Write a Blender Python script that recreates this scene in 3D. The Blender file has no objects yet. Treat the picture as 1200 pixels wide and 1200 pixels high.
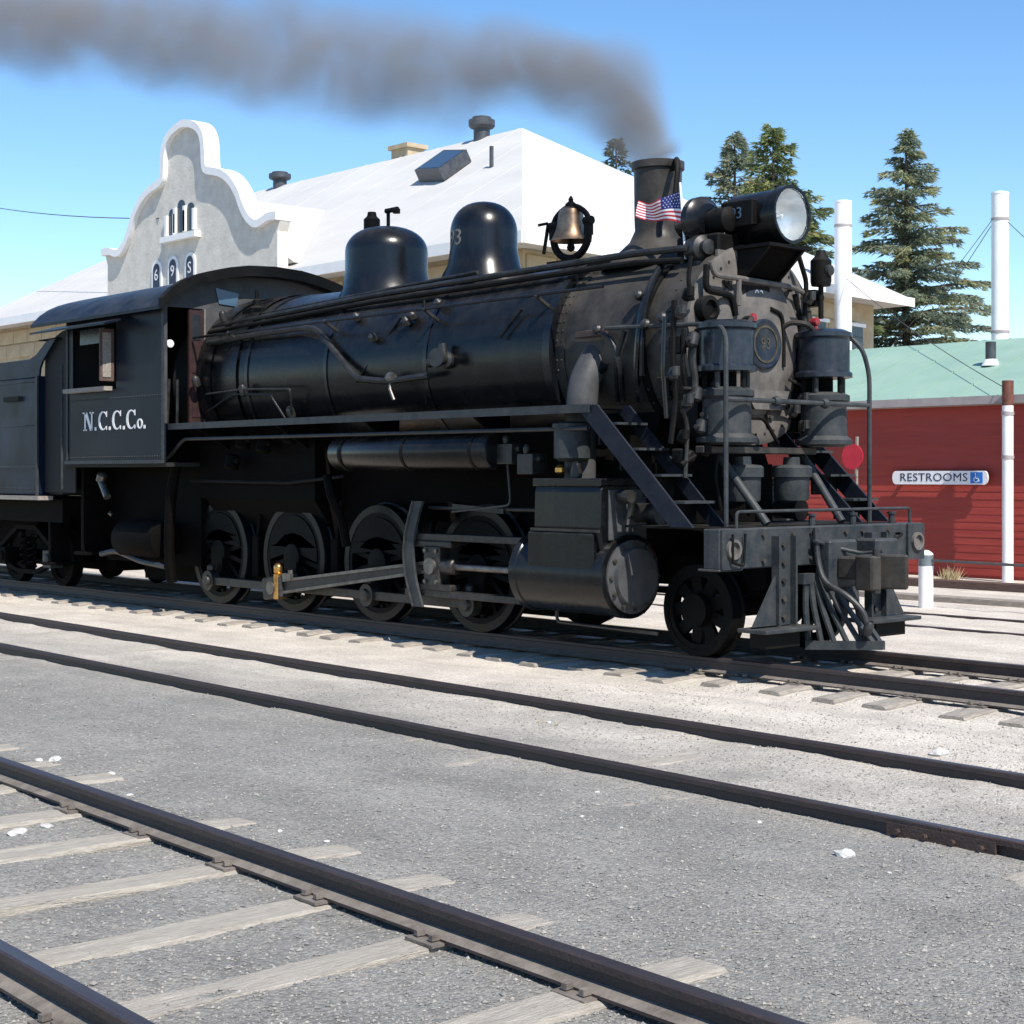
import bpy, bmesh, math, random
import numpy as np
from mathutils import Vector, Matrix, noise as mnoise

# ------------------------------------------------------------------ camera, world, sun
SC = bpy.context.scene
COL = SC.collection
PI = math.pi
FPX, CX, HY = 1900.0, 600.0, 557.0            # focal length, centre and horizon of the 1200 px photograph
TH = math.atan(FPX / 1690.0)
CAMP = Vector((9.72, -11.70, 1.79))
RV = Vector((math.cos(TH), math.sin(TH), 0)); FV = Vector((-math.sin(TH), math.cos(TH), 0)); UV = Vector((0, 0, 1))
cam_d = bpy.data.cameras.new('camera'); cam = bpy.data.objects.new('camera', cam_d); COL.objects.link(cam)
cam_d.sensor_width = 36; cam_d.lens = 36 * FPX / 1200; cam_d.shift_y = -(600 - HY) / 1200
cam_d.clip_start = .05; cam_d.clip_end = 3000
cam.matrix_world = Matrix.Translation(CAMP) @ Matrix((RV, UV, -FV)).transposed().to_4x4()
SC.camera = cam

SUN_EL, SUN_D = math.radians(50), math.radians(15)     # elevation; bearing from +X towards the camera side (-Y)
sdir = Vector((math.cos(SUN_EL) * math.cos(SUN_D), -math.cos(SUN_EL) * math.sin(SUN_D), math.sin(SUN_EL)))
W = bpy.data.worlds.new('World'); SC.world = W; W.use_nodes = True
nt = W.node_tree; bg = nt.nodes['Background']
sky = nt.nodes.new('ShaderNodeTexSky'); sky.sky_type = 'NISHITA'; sky.sun_disc = False
sky.sun_elevation = SUN_EL; sky.sun_rotation = math.atan2(sdir.x, sdir.y)
sky.altitude = 1900; sky.air_density = 1.1; sky.dust_density = .1; sky.ozone_density = 1.4
hs = nt.nodes.new('ShaderNodeHueSaturation'); hs.inputs['Saturation'].default_value = 1.22; nt.links.new(sky.outputs[0], hs.inputs['Color'])
nt.links.new(hs.outputs[0], bg.inputs[0]); bg.inputs[1].default_value = .145
sl = bpy.data.lights.new('sun', 'SUN'); sl.energy = 5.0; sl.angle = math.radians(.53); sl.color = (1, .94, .85)
so = bpy.data.objects.new('sun', sl); COL.objects.link(so); so.rotation_euler = sdir.to_track_quat('Z', 'Y').to_euler()
vs = SC.view_settings; vs.view_transform = 'Standard'; vs.look = 'None'; vs.gamma = 1; vs.exposure = 0.45; vs.use_curve_mapping = False
SC.render.resolution_x = SC.render.resolution_y = 1024
SC.cycles.volume_step_rate = .2; SC.cycles.volume_max_steps = 128

def ray(x, y): return FV + RV * ((x - CX) / FPX) + UV * ((HY - y) / FPX)
def atY(x, y, c): d = ray(x, y); return CAMP + d * ((c - CAMP.y) / d.y)
def atX(x, y, c): d = ray(x, y); return CAMP + d * ((c - CAMP.x) / d.x)
def atZ(x, y, c): d = ray(x, y); return CAMP + d * ((c - CAMP.z) / d.z)
def scl(p): return FPX / ((Vector(p) - CAMP) @ FV)            # pixels of the photograph per metre at p
rnd = random.Random(7)

# ------------------------------------------------------------------ materials
MATS = {}
def mat(name, col, rough=.6, metal=0.0, var=.25, scale=6.0, bump=0.0, bscale=60.0, col2=None, coat=0.0, spec=None, stretch=None, rvar=.12, detail=6, dust=0.0, streak=0.0):
    m = bpy.data.materials.new(name); m.use_nodes = True; n = m.node_tree.nodes; l = m.node_tree.links
    b = n['Principled BSDF']; tc = n.new('ShaderNodeTexCoord'); src = tc.outputs['Object']
    if stretch:
        mp = n.new('ShaderNodeMapping'); mp.inputs['Scale'].default_value = stretch; l.new(src, mp.inputs[0]); src = mp.outputs[0]
    nz = n.new('ShaderNodeTexNoise'); nz.inputs['Scale'].default_value = scale; nz.inputs['Detail'].default_value = detail; nz.inputs['Roughness'].default_value = .62
    l.new(src, nz.inputs['Vector'])
    r = n.new('ShaderNodeValToRGB'); c = Vector(col[:3])
    c2 = Vector(col2) if col2 else c * (1 + var); c1 = c if col2 else c * (1 - var)
    r.color_ramp.elements[0].position = .32; r.color_ramp.elements[1].position = .68
    r.color_ramp.elements[0].color = (*c1, 1); r.color_ramp.elements[1].color = (*c2, 1)
    l.new(nz.outputs[0], r.inputs[0]); colo = r.outputs[0]
    if streak:                                        # rain streaks and drips
        mp2 = n.new('ShaderNodeMapping'); mp2.inputs['Scale'].default_value = (7, 7, .55); l.new(tc.outputs['Object'], mp2.inputs[0])
        n3 = n.new('ShaderNodeTexNoise'); n3.inputs['Scale'].default_value = 1.6; n3.inputs['Detail'].default_value = 8; n3.inputs['Roughness'].default_value = .7; n3.inputs['Distortion'].default_value = .6; l.new(mp2.outputs[0], n3.inputs['Vector'])
        r3 = n.new('ShaderNodeMapRange'); r3.inputs['From Min'].default_value = .5; r3.inputs['From Max'].default_value = .78; r3.inputs['To Max'].default_value = streak; l.new(n3.outputs[0], r3.inputs[0])
        m3 = n.new('ShaderNodeMix'); m3.data_type = 'RGBA'; l.new(r3.outputs[0], m3.inputs[0]); l.new(colo, m3.inputs[6]); m3.inputs[7].default_value = (.085, .075, .065, 1); colo = m3.outputs[2]
    if dust:                                          # dust lying on what faces up
        ge = n.new('ShaderNodeNewGeometry'); sz = n.new('ShaderNodeSeparateXYZ'); l.new(ge.outputs['Normal'], sz.inputs[0])
        u = n.new('ShaderNodeMapRange'); u.inputs['From Min'].default_value = .15; u.inputs['From Max'].default_value = 1; u.inputs['To Max'].default_value = dust; l.new(sz.outputs['Z'], u.inputs[0])
        n4 = n.new('ShaderNodeTexNoise'); n4.inputs['Scale'].default_value = 3.1; n4.inputs['Detail'].default_value = 9; n4.inputs['Roughness'].default_value = .7; l.new(tc.outputs['Object'], n4.inputs['Vector'])
        q = n.new('ShaderNodeMapRange'); q.inputs['From Min'].default_value = .35; q.inputs['From Max'].default_value = .7; l.new(n4.outputs[0], q.inputs[0])
        mm = n.new('ShaderNodeMath'); mm.operation = 'MULTIPLY'; l.new(u.outputs[0], mm.inputs[0]); l.new(q.outputs[0], mm.inputs[1])
        m4 = n.new('ShaderNodeMix'); m4.data_type = 'RGBA'; l.new(mm.outputs[0], m4.inputs[0]); l.new(colo, m4.inputs[6]); m4.inputs[7].default_value = (.15, .135, .115, 1); colo = m4.outputs[2]
    l.new(colo, b.inputs['Base Color'])
    mr = n.new('ShaderNodeMapRange'); mr.inputs['To Min'].default_value = max(0, rough - rvar); mr.inputs['To Max'].default_value = min(1, rough + rvar)
    l.new(nz.outputs[0], mr.inputs[0]); l.new(mr.outputs[0], b.inputs['Roughness'])
    b.inputs['Metallic'].default_value = metal; b.inputs['Coat Weight'].default_value = coat; b.inputs['Coat Roughness'].default_value = .15
    if spec is not None: b.inputs['Specular IOR Level'].default_value = spec
    if bump:
        n2 = n.new('ShaderNodeTexNoise'); n2.inputs['Scale'].default_value = bscale; n2.inputs['Detail'].default_value = 5; l.new(src, n2.inputs['Vector'])
        bp = n.new('ShaderNodeBump'); bp.inputs['Strength'].default_value = bump; bp.inputs['Distance'].default_value = .02
        l.new(n2.outputs[0], bp.inputs['Height']); l.new(bp.outputs[0], b.inputs['Normal'])
    MATS[name] = m; return m

mat('black_paint', (.0035, .004, .005), .26, var=.5, scale=2.2, bump=.06, bscale=14, rvar=.14, spec=.30, dust=.30, streak=.12)
mat('black_gloss', (.0035, .0045, .0065), .27, var=.4, scale=2.0, bump=.05, bscale=10, rvar=.10, spec=.42, dust=.22, streak=.1)
mat('tyre_black', (.003, .0035, .005), .3, var=.5, scale=6, bump=.08, bscale=40, spec=.2)
mat('black_dull', (.003, .003, .003), .6, var=.5, scale=5, bump=.12, bscale=30, col2=(.008, .0072, .0065), spec=.12, dust=.25)
mat('undergear', (.002, .002, .002), .7, var=.5, scale=6, bump=.2, bscale=40, col2=(.005, .0042, .0036), spec=.05, dust=.10)
mat('wheel_black', (.003, .0032, .0038), .5, var=.5, scale=6, bump=.15, bscale=40, col2=(.006, .0056, .0052), spec=.07)
mat('graphite', (.016, .015, .014), .46, var=.4, scale=4, bump=.1, bscale=24, col2=(.055, .049, .043), spec=.2, dust=.4, streak=.18)
mat('graphite_face', (.075, .070, .066), .55, var=.3, scale=5, bump=.12, bscale=24, col2=(.15, .135, .122), spec=.25, streak=.4)
mat('cab_grey', (.042, .043, .046), .55, var=.3, scale=5, bump=.08, bscale=24, col2=(.075, .075, .077), spec=.2, streak=.3)
mat('frame_grey', (.018, .024, .029), .5, var=.3, scale=7, bump=.2, bscale=30, col2=(.046, .050, .052), spec=.22, dust=.4, streak=.3)
mat('step_blue', (.006, .009, .018), .5, var=.4, scale=7, bump=.1, bscale=30, col2=(.016, .02, .03), spec=.15, dust=.2)
mat('cab_sky_tint', (.004, .008, .017), .36, var=.5, scale=2.6, bump=.03, bscale=14, col2=(.009, .012, .019), spec=.09, streak=.06, dust=.3)  # blue cast of the reflected sky is put into this base colour
mat('tender_sky_tint', (.004, .015, .042), .36, var=.5, scale=1.6, bump=.03, bscale=12, col2=(.008, .010, .014), spec=.10, streak=.08)  # sky reflection painted in as a blue base
mat('brass_dull', (.09, .075, .05), .5, metal=.5, var=.4, scale=20)
mat('steel', (.16, .15, .14), .38, metal=.8, var=.3, scale=12)
mat('worn_steel', (.036, .033, .03), .45, metal=.4, var=.5, scale=14)
mat('pipe_grey', (.03, .029, .028), .42, metal=.3, var=.5, scale=9)
mat('compressor', (.010, .015, .024), .28, metal=.15, var=.3, scale=8, col2=(.028, .035, .048), streak=.25, spec=.35)
mat('brass', (.55, .30, .09), .3, metal=.9, var=.3, scale=10)
mat('bronze', (.30, .21, .14), .42, metal=.85, var=.4, scale=9)
mat('white_letter', (.75, .76, .76), .6, var=.12, scale=30)
mat('letter_worn', (.16, .145, .13), .6, var=.3, scale=30)
mat('door_red', (.026, .008, .0075), .6, var=.4, scale=9)
mat('red_lens', (.22, .02, .022), .3, var=.1, scale=9)
mat('interior', (.012, .012, .012), .8, var=.3, scale=6)
mat('rubber', (.02, .021, .022), .5, var=.3, scale=20)
mat('rail_side', (.022, .017, .018), .55, var=.5, scale=9, bump=.25, bscale=60, col2=(.045, .03, .028))
mat('rail_dust', (.10, .085, .073), .9, var=.4, scale=9, bump=.3, bscale=60, col2=(.20, .175, .15))
mat('rail_rust', (.035, .02, .017), .65, var=.5, scale=9, bump=.3, bscale=60, col2=(.062, .038, .03))
mat('rail_top', (.10, .088, .092), .38, metal=.6, var=.4, scale=7, stretch=(.15, 1, 1), col2=(.065, .05, .052))
mat('tie_wood', (.30, .265, .22), .9, var=.3, scale=6, bump=.8, bscale=22, stretch=(14, 1.2, 14), col2=(.50, .455, .385))
mat('tie_dark', (.17, .15, .125), .9, var=.35, scale=6, bump=.5, bscale=26, stretch=(14, 1.2, 14), col2=(.42, .375, .32))
mat('white_roof', (.50, .49, .47), .8, var=.06, scale=.9, bump=.08, bscale=3, stretch=(.4, 1, 1))
mat('white_trim', (.80, .80, .80), .6, var=.05, scale=5)
mat('stucco', (.55, .52, .46), .9, var=.1, scale=3.5, bump=.35, bscale=14, col2=(.70, .66, .59))
mat('tan_stone', (.36, .27, .16), .9, var=.3, scale=2.4, bump=.5, bscale=6, col2=(.50, .41, .28))
mat('vent_metal', (.045, .05, .058), .5, var=.4, scale=6)
mat('red_board', (.27, .03, .023), .62, var=.22, scale=3, bump=.15, bscale=30, stretch=(.4, 3, 6), col2=(.35, .047, .033))
mat('green_roof', (.22, .345, .275), .55, var=.1, scale=1.4, col2=(.27, .395, .32), streak=.0)
mat('gutter_grey', (.34, .30, .29), .6, var=.15, scale=4)
mat('white_paint', (.78, .78, .80), .45, var=.05, scale=4)
mat('rust_cap', (.13, .045, .03), .7, var=.4, scale=14)
mat('cap_grey', (.13, .16, .18), .5, var=.2, scale=8)
mat('sign_blue', (.02, .17, .55), .4, var=.05)
mat('sign_ink', (.012, .02, .05), .5, var=.05)
mat('target_red', (.48, .022, .04), .4, var=.1)
mat('flag_red', (.50, .03, .045), .8, var=.1); mat('flag_white', (.78, .76, .75), .8, var=.05); mat('flag_blue', (.02, .03, .17), .8, var=.1)
mat('bark', (.10, .07, .05), .9, var=.4, scale=9, bump=.5, bscale=20)
mat('wire', (.06, .06, .065), .6)
mat('pale_stone', (.38, .37, .35), .9, var=.2, scale=20, bump=.4, bscale=30, col2=(.60, .59, .57))
mat('dry_weed', (.34, .27, .15), .9, var=.4, scale=8)
mat('reflector', (.80, .80, .79), .38, metal=.55, var=.05)
mat('timber_dark', (.09, .055, .045), .85, var=.4, scale=6, bump=.3, stretch=(1, 8, 8))
mat('timber_grey', (.26, .23, .20), .85, var=.3, scale=6, bump=.3, stretch=(1, 8, 8))

def glass_mat(name, col, rough=.03, alpha=None):
    m = bpy.data.materials.new(name); m.use_nodes = True; b = m.node_tree.nodes['Principled BSDF']
    b.inputs['Base Color'].default_value = (*col, 1); b.inputs['Roughness'].default_value = rough
    if alpha is None: b.inputs['Transmission Weight'].default_value = 1.0; b.inputs['IOR'].default_value = 1.2
    MATS[name] = m
glass_mat('lamp_glass', (.95, .97, .97))
glass_mat('window_glass', (.02, .025, .03), .08, 1); glass_mat('cab_glass', (.05, .09, .14), .15, 1)

def foliage_mat(name, a, b2, c):
    m = bpy.data.materials.new(name); m.use_nodes = True; n = m.node_tree.nodes; l = m.node_tree.links; b = n['Principled BSDF']
    at = n.new('ShaderNodeAttribute'); at.attribute_name = 'tint'
    r = n.new('ShaderNodeValToRGB'); e = r.color_ramp.elements; e[0].color = (*a, 1); e[1].color = (*c, 1); e[0].position = .1; e[1].position = .95
    x = r.color_ramp.elements.new(.5); x.color = (*b2, 1)
    l.new(at.outputs['Fac'], r.inputs[0]); l.new(r.outputs[0], b.inputs['Base Color']); b.inputs['Roughness'].default_value = .6
    tr = n.new('ShaderNodeBsdfTranslucent'); l.new(r.outputs[0], tr.inputs[0]); ms = n.new('ShaderNodeMixShader'); ms.inputs[0].default_value = .48
    l.new(b.outputs[0], ms.inputs[1]); l.new(tr.outputs[0], ms.inputs[2]); l.new(ms.outputs[0], n['Material Output'].inputs[0])
    MATS[name] = m
foliage_mat('spruce_blue', (.16, .21, .17), (.26, .31, .21), (.42, .40, .18))
foliage_mat('spruce_green', (.10, .135, .07), (.20, .26, .10), (.40, .38, .14))
foliage_mat('spruce_thin', (.15, .19, .14), (.22, .26, .18), (.33, .33, .19))
foliage_mat('leafy', (.025, .04, .015), (.06, .09, .03), (.12, .14, .05))

def ground_mat():
    m = bpy.data.materials.new('gravel_ground'); m.use_nodes = True; n = m.node_tree.nodes; l = m.node_tree.links; b = n['Principled BSDF']
    g = n.new('ShaderNodeNewGeometry'); sep = n.new('ShaderNodeSeparateXYZ'); l.new(g.outputs['Position'], sep.inputs[0])
    big = n.new('ShaderNodeTexNoise'); big.inputs['Scale'].default_value = .55; big.inputs['Detail'].default_value = 5; l.new(g.outputs['Position'], big.inputs['Vector'])
    # grey crushed rock towards the near tracks, pale sandy gravel from the engine's track on
    ad = n.new('ShaderNodeMath'); ad.operation = 'MULTIPLY_ADD'; ad.inputs[1].default_value = 2.6; l.new(big.outputs[0], ad.inputs[0]); l.new(sep.outputs['Y'], ad.inputs[2])
    mr = n.new('ShaderNodeMapRange'); mr.interpolation_type = 'SMOOTHSTEP'; mr.inputs['From Min'].default_value = -4.3; mr.inputs['From Max'].default_value = -.9; l.new(ad.outputs[0], mr.inputs[0])
    vo = n.new('ShaderNodeTexVoronoi'); vo.inputs['Scale'].default_value = 62; l.new(g.outputs['Position'], vo.inputs['Vector'])
    fn = n.new('ShaderNodeTexNoise'); fn.inputs['Scale'].default_value = 45; fn.inputs['Detail'].default_value = 8; fn.inputs['Roughness'].default_value = .75; l.new(g.outputs['Position'], fn.inputs['Vector'])
    vr = n.new('ShaderNodeValToRGB'); l.new(vo.outputs['Color'], vr.inputs[0])
    e = vr.color_ramp.elements; e[0].color = (.17, .165, .153, 1); e[1].color = (.35, .33, .29, 1)
    x = e.new(.45); x.color = (.24, .233, .214, 1); x = e.new(.75); x.color = (.285, .273, .245, 1)
    vr2 = n.new('ShaderNodeValToRGB'); l.new(vo.outputs['Color'], vr2.inputs[0])
    e = vr2.color_ramp.elements; e[0].color = (.44, .395, .34, 1); e[1].color = (.66, .60, .52, 1)
    mx = n.new('ShaderNodeMix'); mx.data_type = 'RGBA'; l.new(mr.outputs[0], mx.inputs[0]); l.new(vr.outputs[0], mx.inputs[6]); l.new(vr2.outputs[0], mx.inputs[7])
    fr = n.new('ShaderNodeMapRange'); fr.inputs['From Min'].default_value = .3; fr.inputs['From Max'].default_value = .7; fr.inputs['To Min'].default_value = .66; fr.inputs['To Max'].default_value = 1.22; l.new(fn.outputs[0], fr.inputs[0])
    b2 = n.new('ShaderNodeTexNoise'); b2.inputs['Scale'].default_value = 1.7; b2.inputs['Detail'].default_value = 7; l.new(g.outputs['Position'], b2.inputs['Vector'])
    br = n.new('ShaderNodeMapRange'); br.inputs['From Min'].default_value = .3; br.inputs['From Max'].default_value = .7; br.inputs['To Min'].default_value = .88; br.inputs['To Max'].default_value = 1.14; l.new(b2.outputs[0], br.inputs[0])
    mu0 = n.new('ShaderNodeMath'); mu0.operation = 'MULTIPLY'; l.new(fr.outputs[0], mu0.inputs[0]); l.new(br.outputs[0], mu0.inputs[1])
    # wheel ruts and drifts of sand running along the tracks
    mp = n.new('ShaderNodeMapping'); mp.inputs['Scale'].default_value = (.16, 1.5, 1); mp.inputs['Rotation'].default_value = (0, 0, .07); l.new(g.outputs['Position'], mp.inputs[0])
    st = n.new('ShaderNodeTexNoise'); st.inputs['Scale'].default_value = 1.3; st.inputs['Detail'].default_value = 6; st.inputs['Roughness'].default_value = .6; l.new(mp.outputs[0], st.inputs['Vector'])
    sr = n.new('ShaderNodeMapRange'); sr.inputs['From Min'].default_value = .3; sr.inputs['From Max'].default_value = .7; sr.inputs['To Min'].default_value = .88; sr.inputs['To Max'].default_value = 1.14; l.new(st.outputs[0], sr.inputs[0])
    mu = n.new('ShaderNodeMath'); mu.operation = 'MULTIPLY'; l.new(mu0.outputs[0], mu.inputs[0]); l.new(sr.outputs[0], mu.inputs[1])
    vm = n.new('ShaderNodeVectorMath'); vm.operation = 'SCALE'; l.new(mx.outputs[2], vm.inputs[0]); l.new(mu.outputs[0], vm.inputs['Scale'])
    l.new(vm.outputs[0], b.inputs['Base Color']); b.inputs['Roughness'].default_value = .95; b.inputs['Specular IOR Level'].default_value = .2
    bp = n.new('ShaderNodeBump'); bp.inputs['Strength'].default_value = .7; bp.inputs['Distance'].default_value = .012; l.new(fn.outputs[0], bp.inputs['Height'])
    bp2 = n.new('ShaderNodeBump'); bp2.inputs['Strength'].default_value = .6; bp2.inputs['Distance'].default_value = .012; bp2.invert = True; l.new(vo.outputs['Distance'], bp2.inputs['Height']); l.new(bp.outputs[0], bp2.inputs['Normal'])
    l.new(bp2.outputs[0], b.inputs['Normal']); MATS['ground'] = m
ground_mat()
def stones_mat(name, stops):
    m = bpy.data.materials.new(name); m.use_nodes = True; n = m.node_tree.nodes; l = m.node_tree.links; b = n['Principled BSDF']
    at = n.new('ShaderNodeAttribute'); at.attribute_name = 'tint'; r = n.new('ShaderNodeValToRGB'); e = r.color_ramp.elements
    e[0].color = (*stops[0], 1); e[1].color = (*stops[-1], 1)
    for k, s in enumerate(stops[1:-1]): x = e.new((k + 1) / (len(stops) - 1)); x.color = (*s, 1)
    l.new(at.outputs['Fac'], r.inputs[0]); l.new(r.outputs[0], b.inputs['Base Color']); b.inputs['Roughness'].default_value = .9; MATS[name] = m
stones_mat('stones', [(.13, .128, .125), (.21, .204, .19), (.25, .24, .22), (.29, .27, .24), (.38, .36, .325)])

# ------------------------------------------------------------------ geometry helpers
class G:
    """collects vertices and faces of ONE mesh"""
    def __init__(s): s.v = []; s.f = []; s.mi = []
    def add(s, v, f, mi=0):
        o = len(s.v); s.v += [tuple(p) for p in v]; s.f += [tuple(i + o for i in q) for q in f]; s.mi += [mi] * len(f); return s
    def box(s, c, d, rot=None, mi=0):
        x, y, z = d[0] / 2, d[1] / 2, d[2] / 2
        v = [Vector((i * x, j * y, k * z)) for k in (-1, 1) for j in (-1, 1) for i in (-1, 1)]
        if rot is not None: v = [rot @ p for p in v]
        return s.add([p + Vector(c) for p in v], [(0, 2, 3, 1), (4, 5, 7, 6), (0, 1, 5, 4), (2, 6, 7, 3), (0, 4, 6, 2), (1, 3, 7, 5)], mi)
    def box2(s, a, b, mi=0):
        return s.box([(p + q) / 2 for p, q in zip(a, b)], [abs(p - q) for p, q in zip(a, b)], mi=mi)
    def bar(s, a, b, w, h, up=(0, 0, 1), mi=0):
        a = Vector(a); b = Vector(b); d = b - a; x = d.normalized(); y = Vector(up).cross(x)
        if y.length < 1e-5: y = Vector((0, 1, 0)).cross(x)
        y.normalize(); z = x.cross(y); return s.box((a + b) / 2, (d.length, w, h), Matrix((x, y, z)).transposed(), mi)
    def lathe(s, prof, o, ax=(0, 0, 1), n=24, a0=0, a1=2 * PI, mi=0):
        ax = Vector(ax).normalized(); t = Vector((0, 0, 1)) if abs(ax.z) < .9 else Vector((1, 0, 0))
        e1 = ax.cross(t).normalized(); e2 = ax.cross(e1); o = Vector(o); full = abs(a1 - a0 - 2 * PI) < 1e-6; m = n if full else n + 1; v = []; f = []
        for (r, h) in prof:
            for i in range(m):
                a = a0 + (a1 - a0) * i / n; v.append(o + ax * h + (e1 * math.cos(a) + e2 * math.sin(a)) * r)
        for k in range(len(prof) - 1):
            for i in range(n):
                j = (i + 1) % m; q = (k * m + i, k * m + j, (k + 1) * m + j, (k + 1) * m + i)
                f.append(q)
        if full and prof[0][0] > 1e-4: f.append(tuple(range(m - 1, -1, -1)))
        if full and prof[-1][0] > 1e-4: f.append(tuple((len(prof) - 1) * m + i for i in range(m)))
        return s.add(v, f, mi)
    def lathe_open(s, prof, o, ax=(0, 0, 1), n=24, mi=0):
        s.lathe(prof, o, ax, n, mi=mi)
        k = (1 if prof[0][0] > 1e-4 else 0) + (1 if prof[-1][0] > 1e-4 else 0)
        if k: del s.f[-k:]; del s.mi[-k:]
        return s
    def cyl(s, a, b, r, r2=None, n=16, mi=0):
        a = Vector(a); b = Vector(b); d = (b - a).length
        return s.lathe([(r, 0), (r if r2 is None else r2, d)], a, b - a, n, mi=mi)
    def tube(s, pts, r, n=8, mi=0):
        pts = [Vector(p) for p in pts]; v = []; f = []; m = len(pts); up = None
        for i, p in enumerate(pts):
            d = (pts[min(i + 1, m - 1)] - pts[max(i - 1, 0)]).normalized()
            if up is None: up = d.orthogonal().normalized()
            up = (up - d * up.dot(d)).normalized(); sd = d.cross(up)
            rr = r[i] if isinstance(r, (list, tuple)) else r
            if 0 < i < m - 1:
                c = (pts[i + 1] - p).normalized().dot((p - pts[i - 1]).normalized()); rr = rr / max(.6, math.sqrt((1 + c) / 2))
            v += [p + (up * math.cos(2 * PI * k / n) + sd * math.sin(2 * PI * k / n)) * rr for k in range(n)]
        for i in range(m - 1):
            for k in range(n): f.append((i * n + k, i * n + (k + 1) % n, (i + 1) * n + (k + 1) % n, (i + 1) * n + k))
        f.append(tuple(range(n - 1, -1, -1))); f.append(tuple((m - 1) * n + k for k in range(n)))
        return s.add(v, f, mi)
    def prism(s, poly, fn, d0, d1, mi=0):
        n = len(poly); v = [fn(a, b, d0) for a, b in poly] + [fn(a, b, d1) for a, b in poly]
        f = [tuple(range(n - 1, -1, -1)), tuple(range(n, 2 * n))] + [(i, (i + 1) % n, n + (i + 1) % n, n + i) for i in range(n)]
        return s.add(v, f, mi)
    def build(s, name, m, parent=None, smooth=True, bevel=0, loc=None, kind=None, ang=35):
        me = bpy.data.meshes.new(name); me.from_pydata(s.v, [], s.f)
        ms = m if isinstance(m, (list, tuple)) else [m]
        for q in ms: me.materials.append(MATS[q] if isinstance(q, str) else q)
        if len(ms) > 1: me.polygons.foreach_set('material_index', s.mi)
        bm = bmesh.new(); bm.from_mesh(me)
        bmesh.ops.recalc_face_normals(bm, faces=bm.faces)
        if bevel: bmesh.ops.bevel(bm, geom=[e for e in bm.edges if len(e.link_faces) == 2 and e.calc_face_angle(0) > .5], offset=bevel, segments=1, affect='EDGES', clamp_overlap=True)
        bm.to_mesh(me); bm.free()
        if smooth:
            me.polygons.foreach_set('use_smooth', [True] * len(me.polygons)); me.set_sharp_from_angle(angle=math.radians(ang))
        return link(name, me, parent, loc, kind)

def link(name, me, parent=None, loc=None, kind=None):
    o = bpy.data.objects.new(name, me); COL.objects.link(o)
    if loc is not None: o.location = loc
    if parent is not None:
        o.parent = parent
        if parent.type == 'EMPTY' and loc is None: o.matrix_parent_inverse = Matrix.Translation(-parent.location)
    if kind: o['kind'] = kind
    return o
def thing(name, label, cat, loc, group=None):
    o = bpy.data.objects.new(name, None); COL.objects.link(o); o.location = loc; o.empty_display_size = .2
    return tag(o, label, cat, group)
def tag(o, label, cat, group=None):
    o['label'] = label; o['category'] = cat
    if group: o['group'] = group
    return o
def arc(c, r, a0, a1, n): return [(c[0] + r * math.cos(math.radians(a0 + (a1 - a0) * i / n)), c[1] + r * math.sin(math.radians(a0 + (a1 - a0) * i / n))) for i in range(n + 1)]
def rnd_path(pts, r=.06, n=3):
    """round the corners of a pipe run"""
    pts = [Vector(p) for p in pts]; out = [pts[0]]
    for i in range(1, len(pts) - 1):
        a, b, c = pts[i - 1], pts[i], pts[i + 1]; d1 = (a - b); d2 = (c - b); q = min(r, d1.length * .45, d2.length * .45)
        p0 = b + d1.normalized() * q; p2 = b + d2.normalized() * q
        for k in range(n + 1):
            t = k / n; out.append(p0 * (1 - t) ** 2 + b * 2 * t * (1 - t) + p2 * t ** 2)
    out.append(pts[-1]); return out
def text_mesh(txt, size, ext=.004, sx=1.0, sp=1.0):
    cu = bpy.data.curves.new('t', 'FONT'); cu.body = txt; cu.size = size; cu.extrude = ext; cu.align_x = 'CENTER'; cu.align_y = 'CENTER'; cu.space_character = sp; cu.resolution_u = 3
    o = bpy.data.objects.new('t', cu); COL.objects.link(o); dg = bpy.context.evaluated_depsgraph_get(); dg.update()
    me = bpy.data.meshes.new_from_object(o.evaluated_get(dg)); bpy.data.objects.remove(o); bpy.data.curves.remove(cu)
    for v in me.vertices: v.co.x *= sx
    return me
def put_text(name, txt, size, m, parent, fn, **k):
    me = text_mesh(txt, size, **k); me.materials.clear(); me.materials.append(MATS[m])
    for v in me.vertices: v.co = fn(v.co.x, v.co.y, v.co.z)
    return link(name, me, parent)

# ------------------------------------------------------------------ ground
def gz(x, y):
    h = .020 * mnoise.noise((x * 1.3, y * 1.3, 0)) + .010 * mnoise.noise((x * 4.1, y * 4.1, 3)) + .006 * mnoise.noise((x * 11, y * 11, 9))
    t = abs(abs(y) - 1.55)
    if t < .5: h -= .03 * (1 - t / .5)
    return h
def make_ground():
    xs = np.concatenate([[-900, -400, -200, -120], np.arange(-80, -16, 1.2), np.arange(-16, 0, .14), np.arange(0, 10.5, .07), [11, 12, 14, 18, 25, 40, 80, 200, 400, 900]])
    ys = np.concatenate([[-900, -300, -100, -40, -20, -14], np.arange(-12, -3, .07), np.arange(-3, 8, .14), np.arange(8, 24, 1), [30, 50, 100, 200, 400, 900]])
    nx, ny = len(xs), len(ys); v = []
    for x in xs:
        for y in ys:
            v.append((x, y, gz(x, y) if -20 < x < 12 and -12.1 < y < 8 else 0))
    i = np.arange(nx - 1)[:, None] * ny + np.arange(ny - 1)[None, :]
    f = np.stack([i, i + ny, i + ny + 1, i + 1], -1).reshape(-1, 4)
    me = bpy.data.meshes.new('ground'); me.from_pydata(v, [], f.tolist()); me.materials.append(MATS['ground'])
    me.polygons.foreach_set('use_smooth', [True] * len(me.polygons))
    return link('ground', me, kind='structure')
make_ground()

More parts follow.
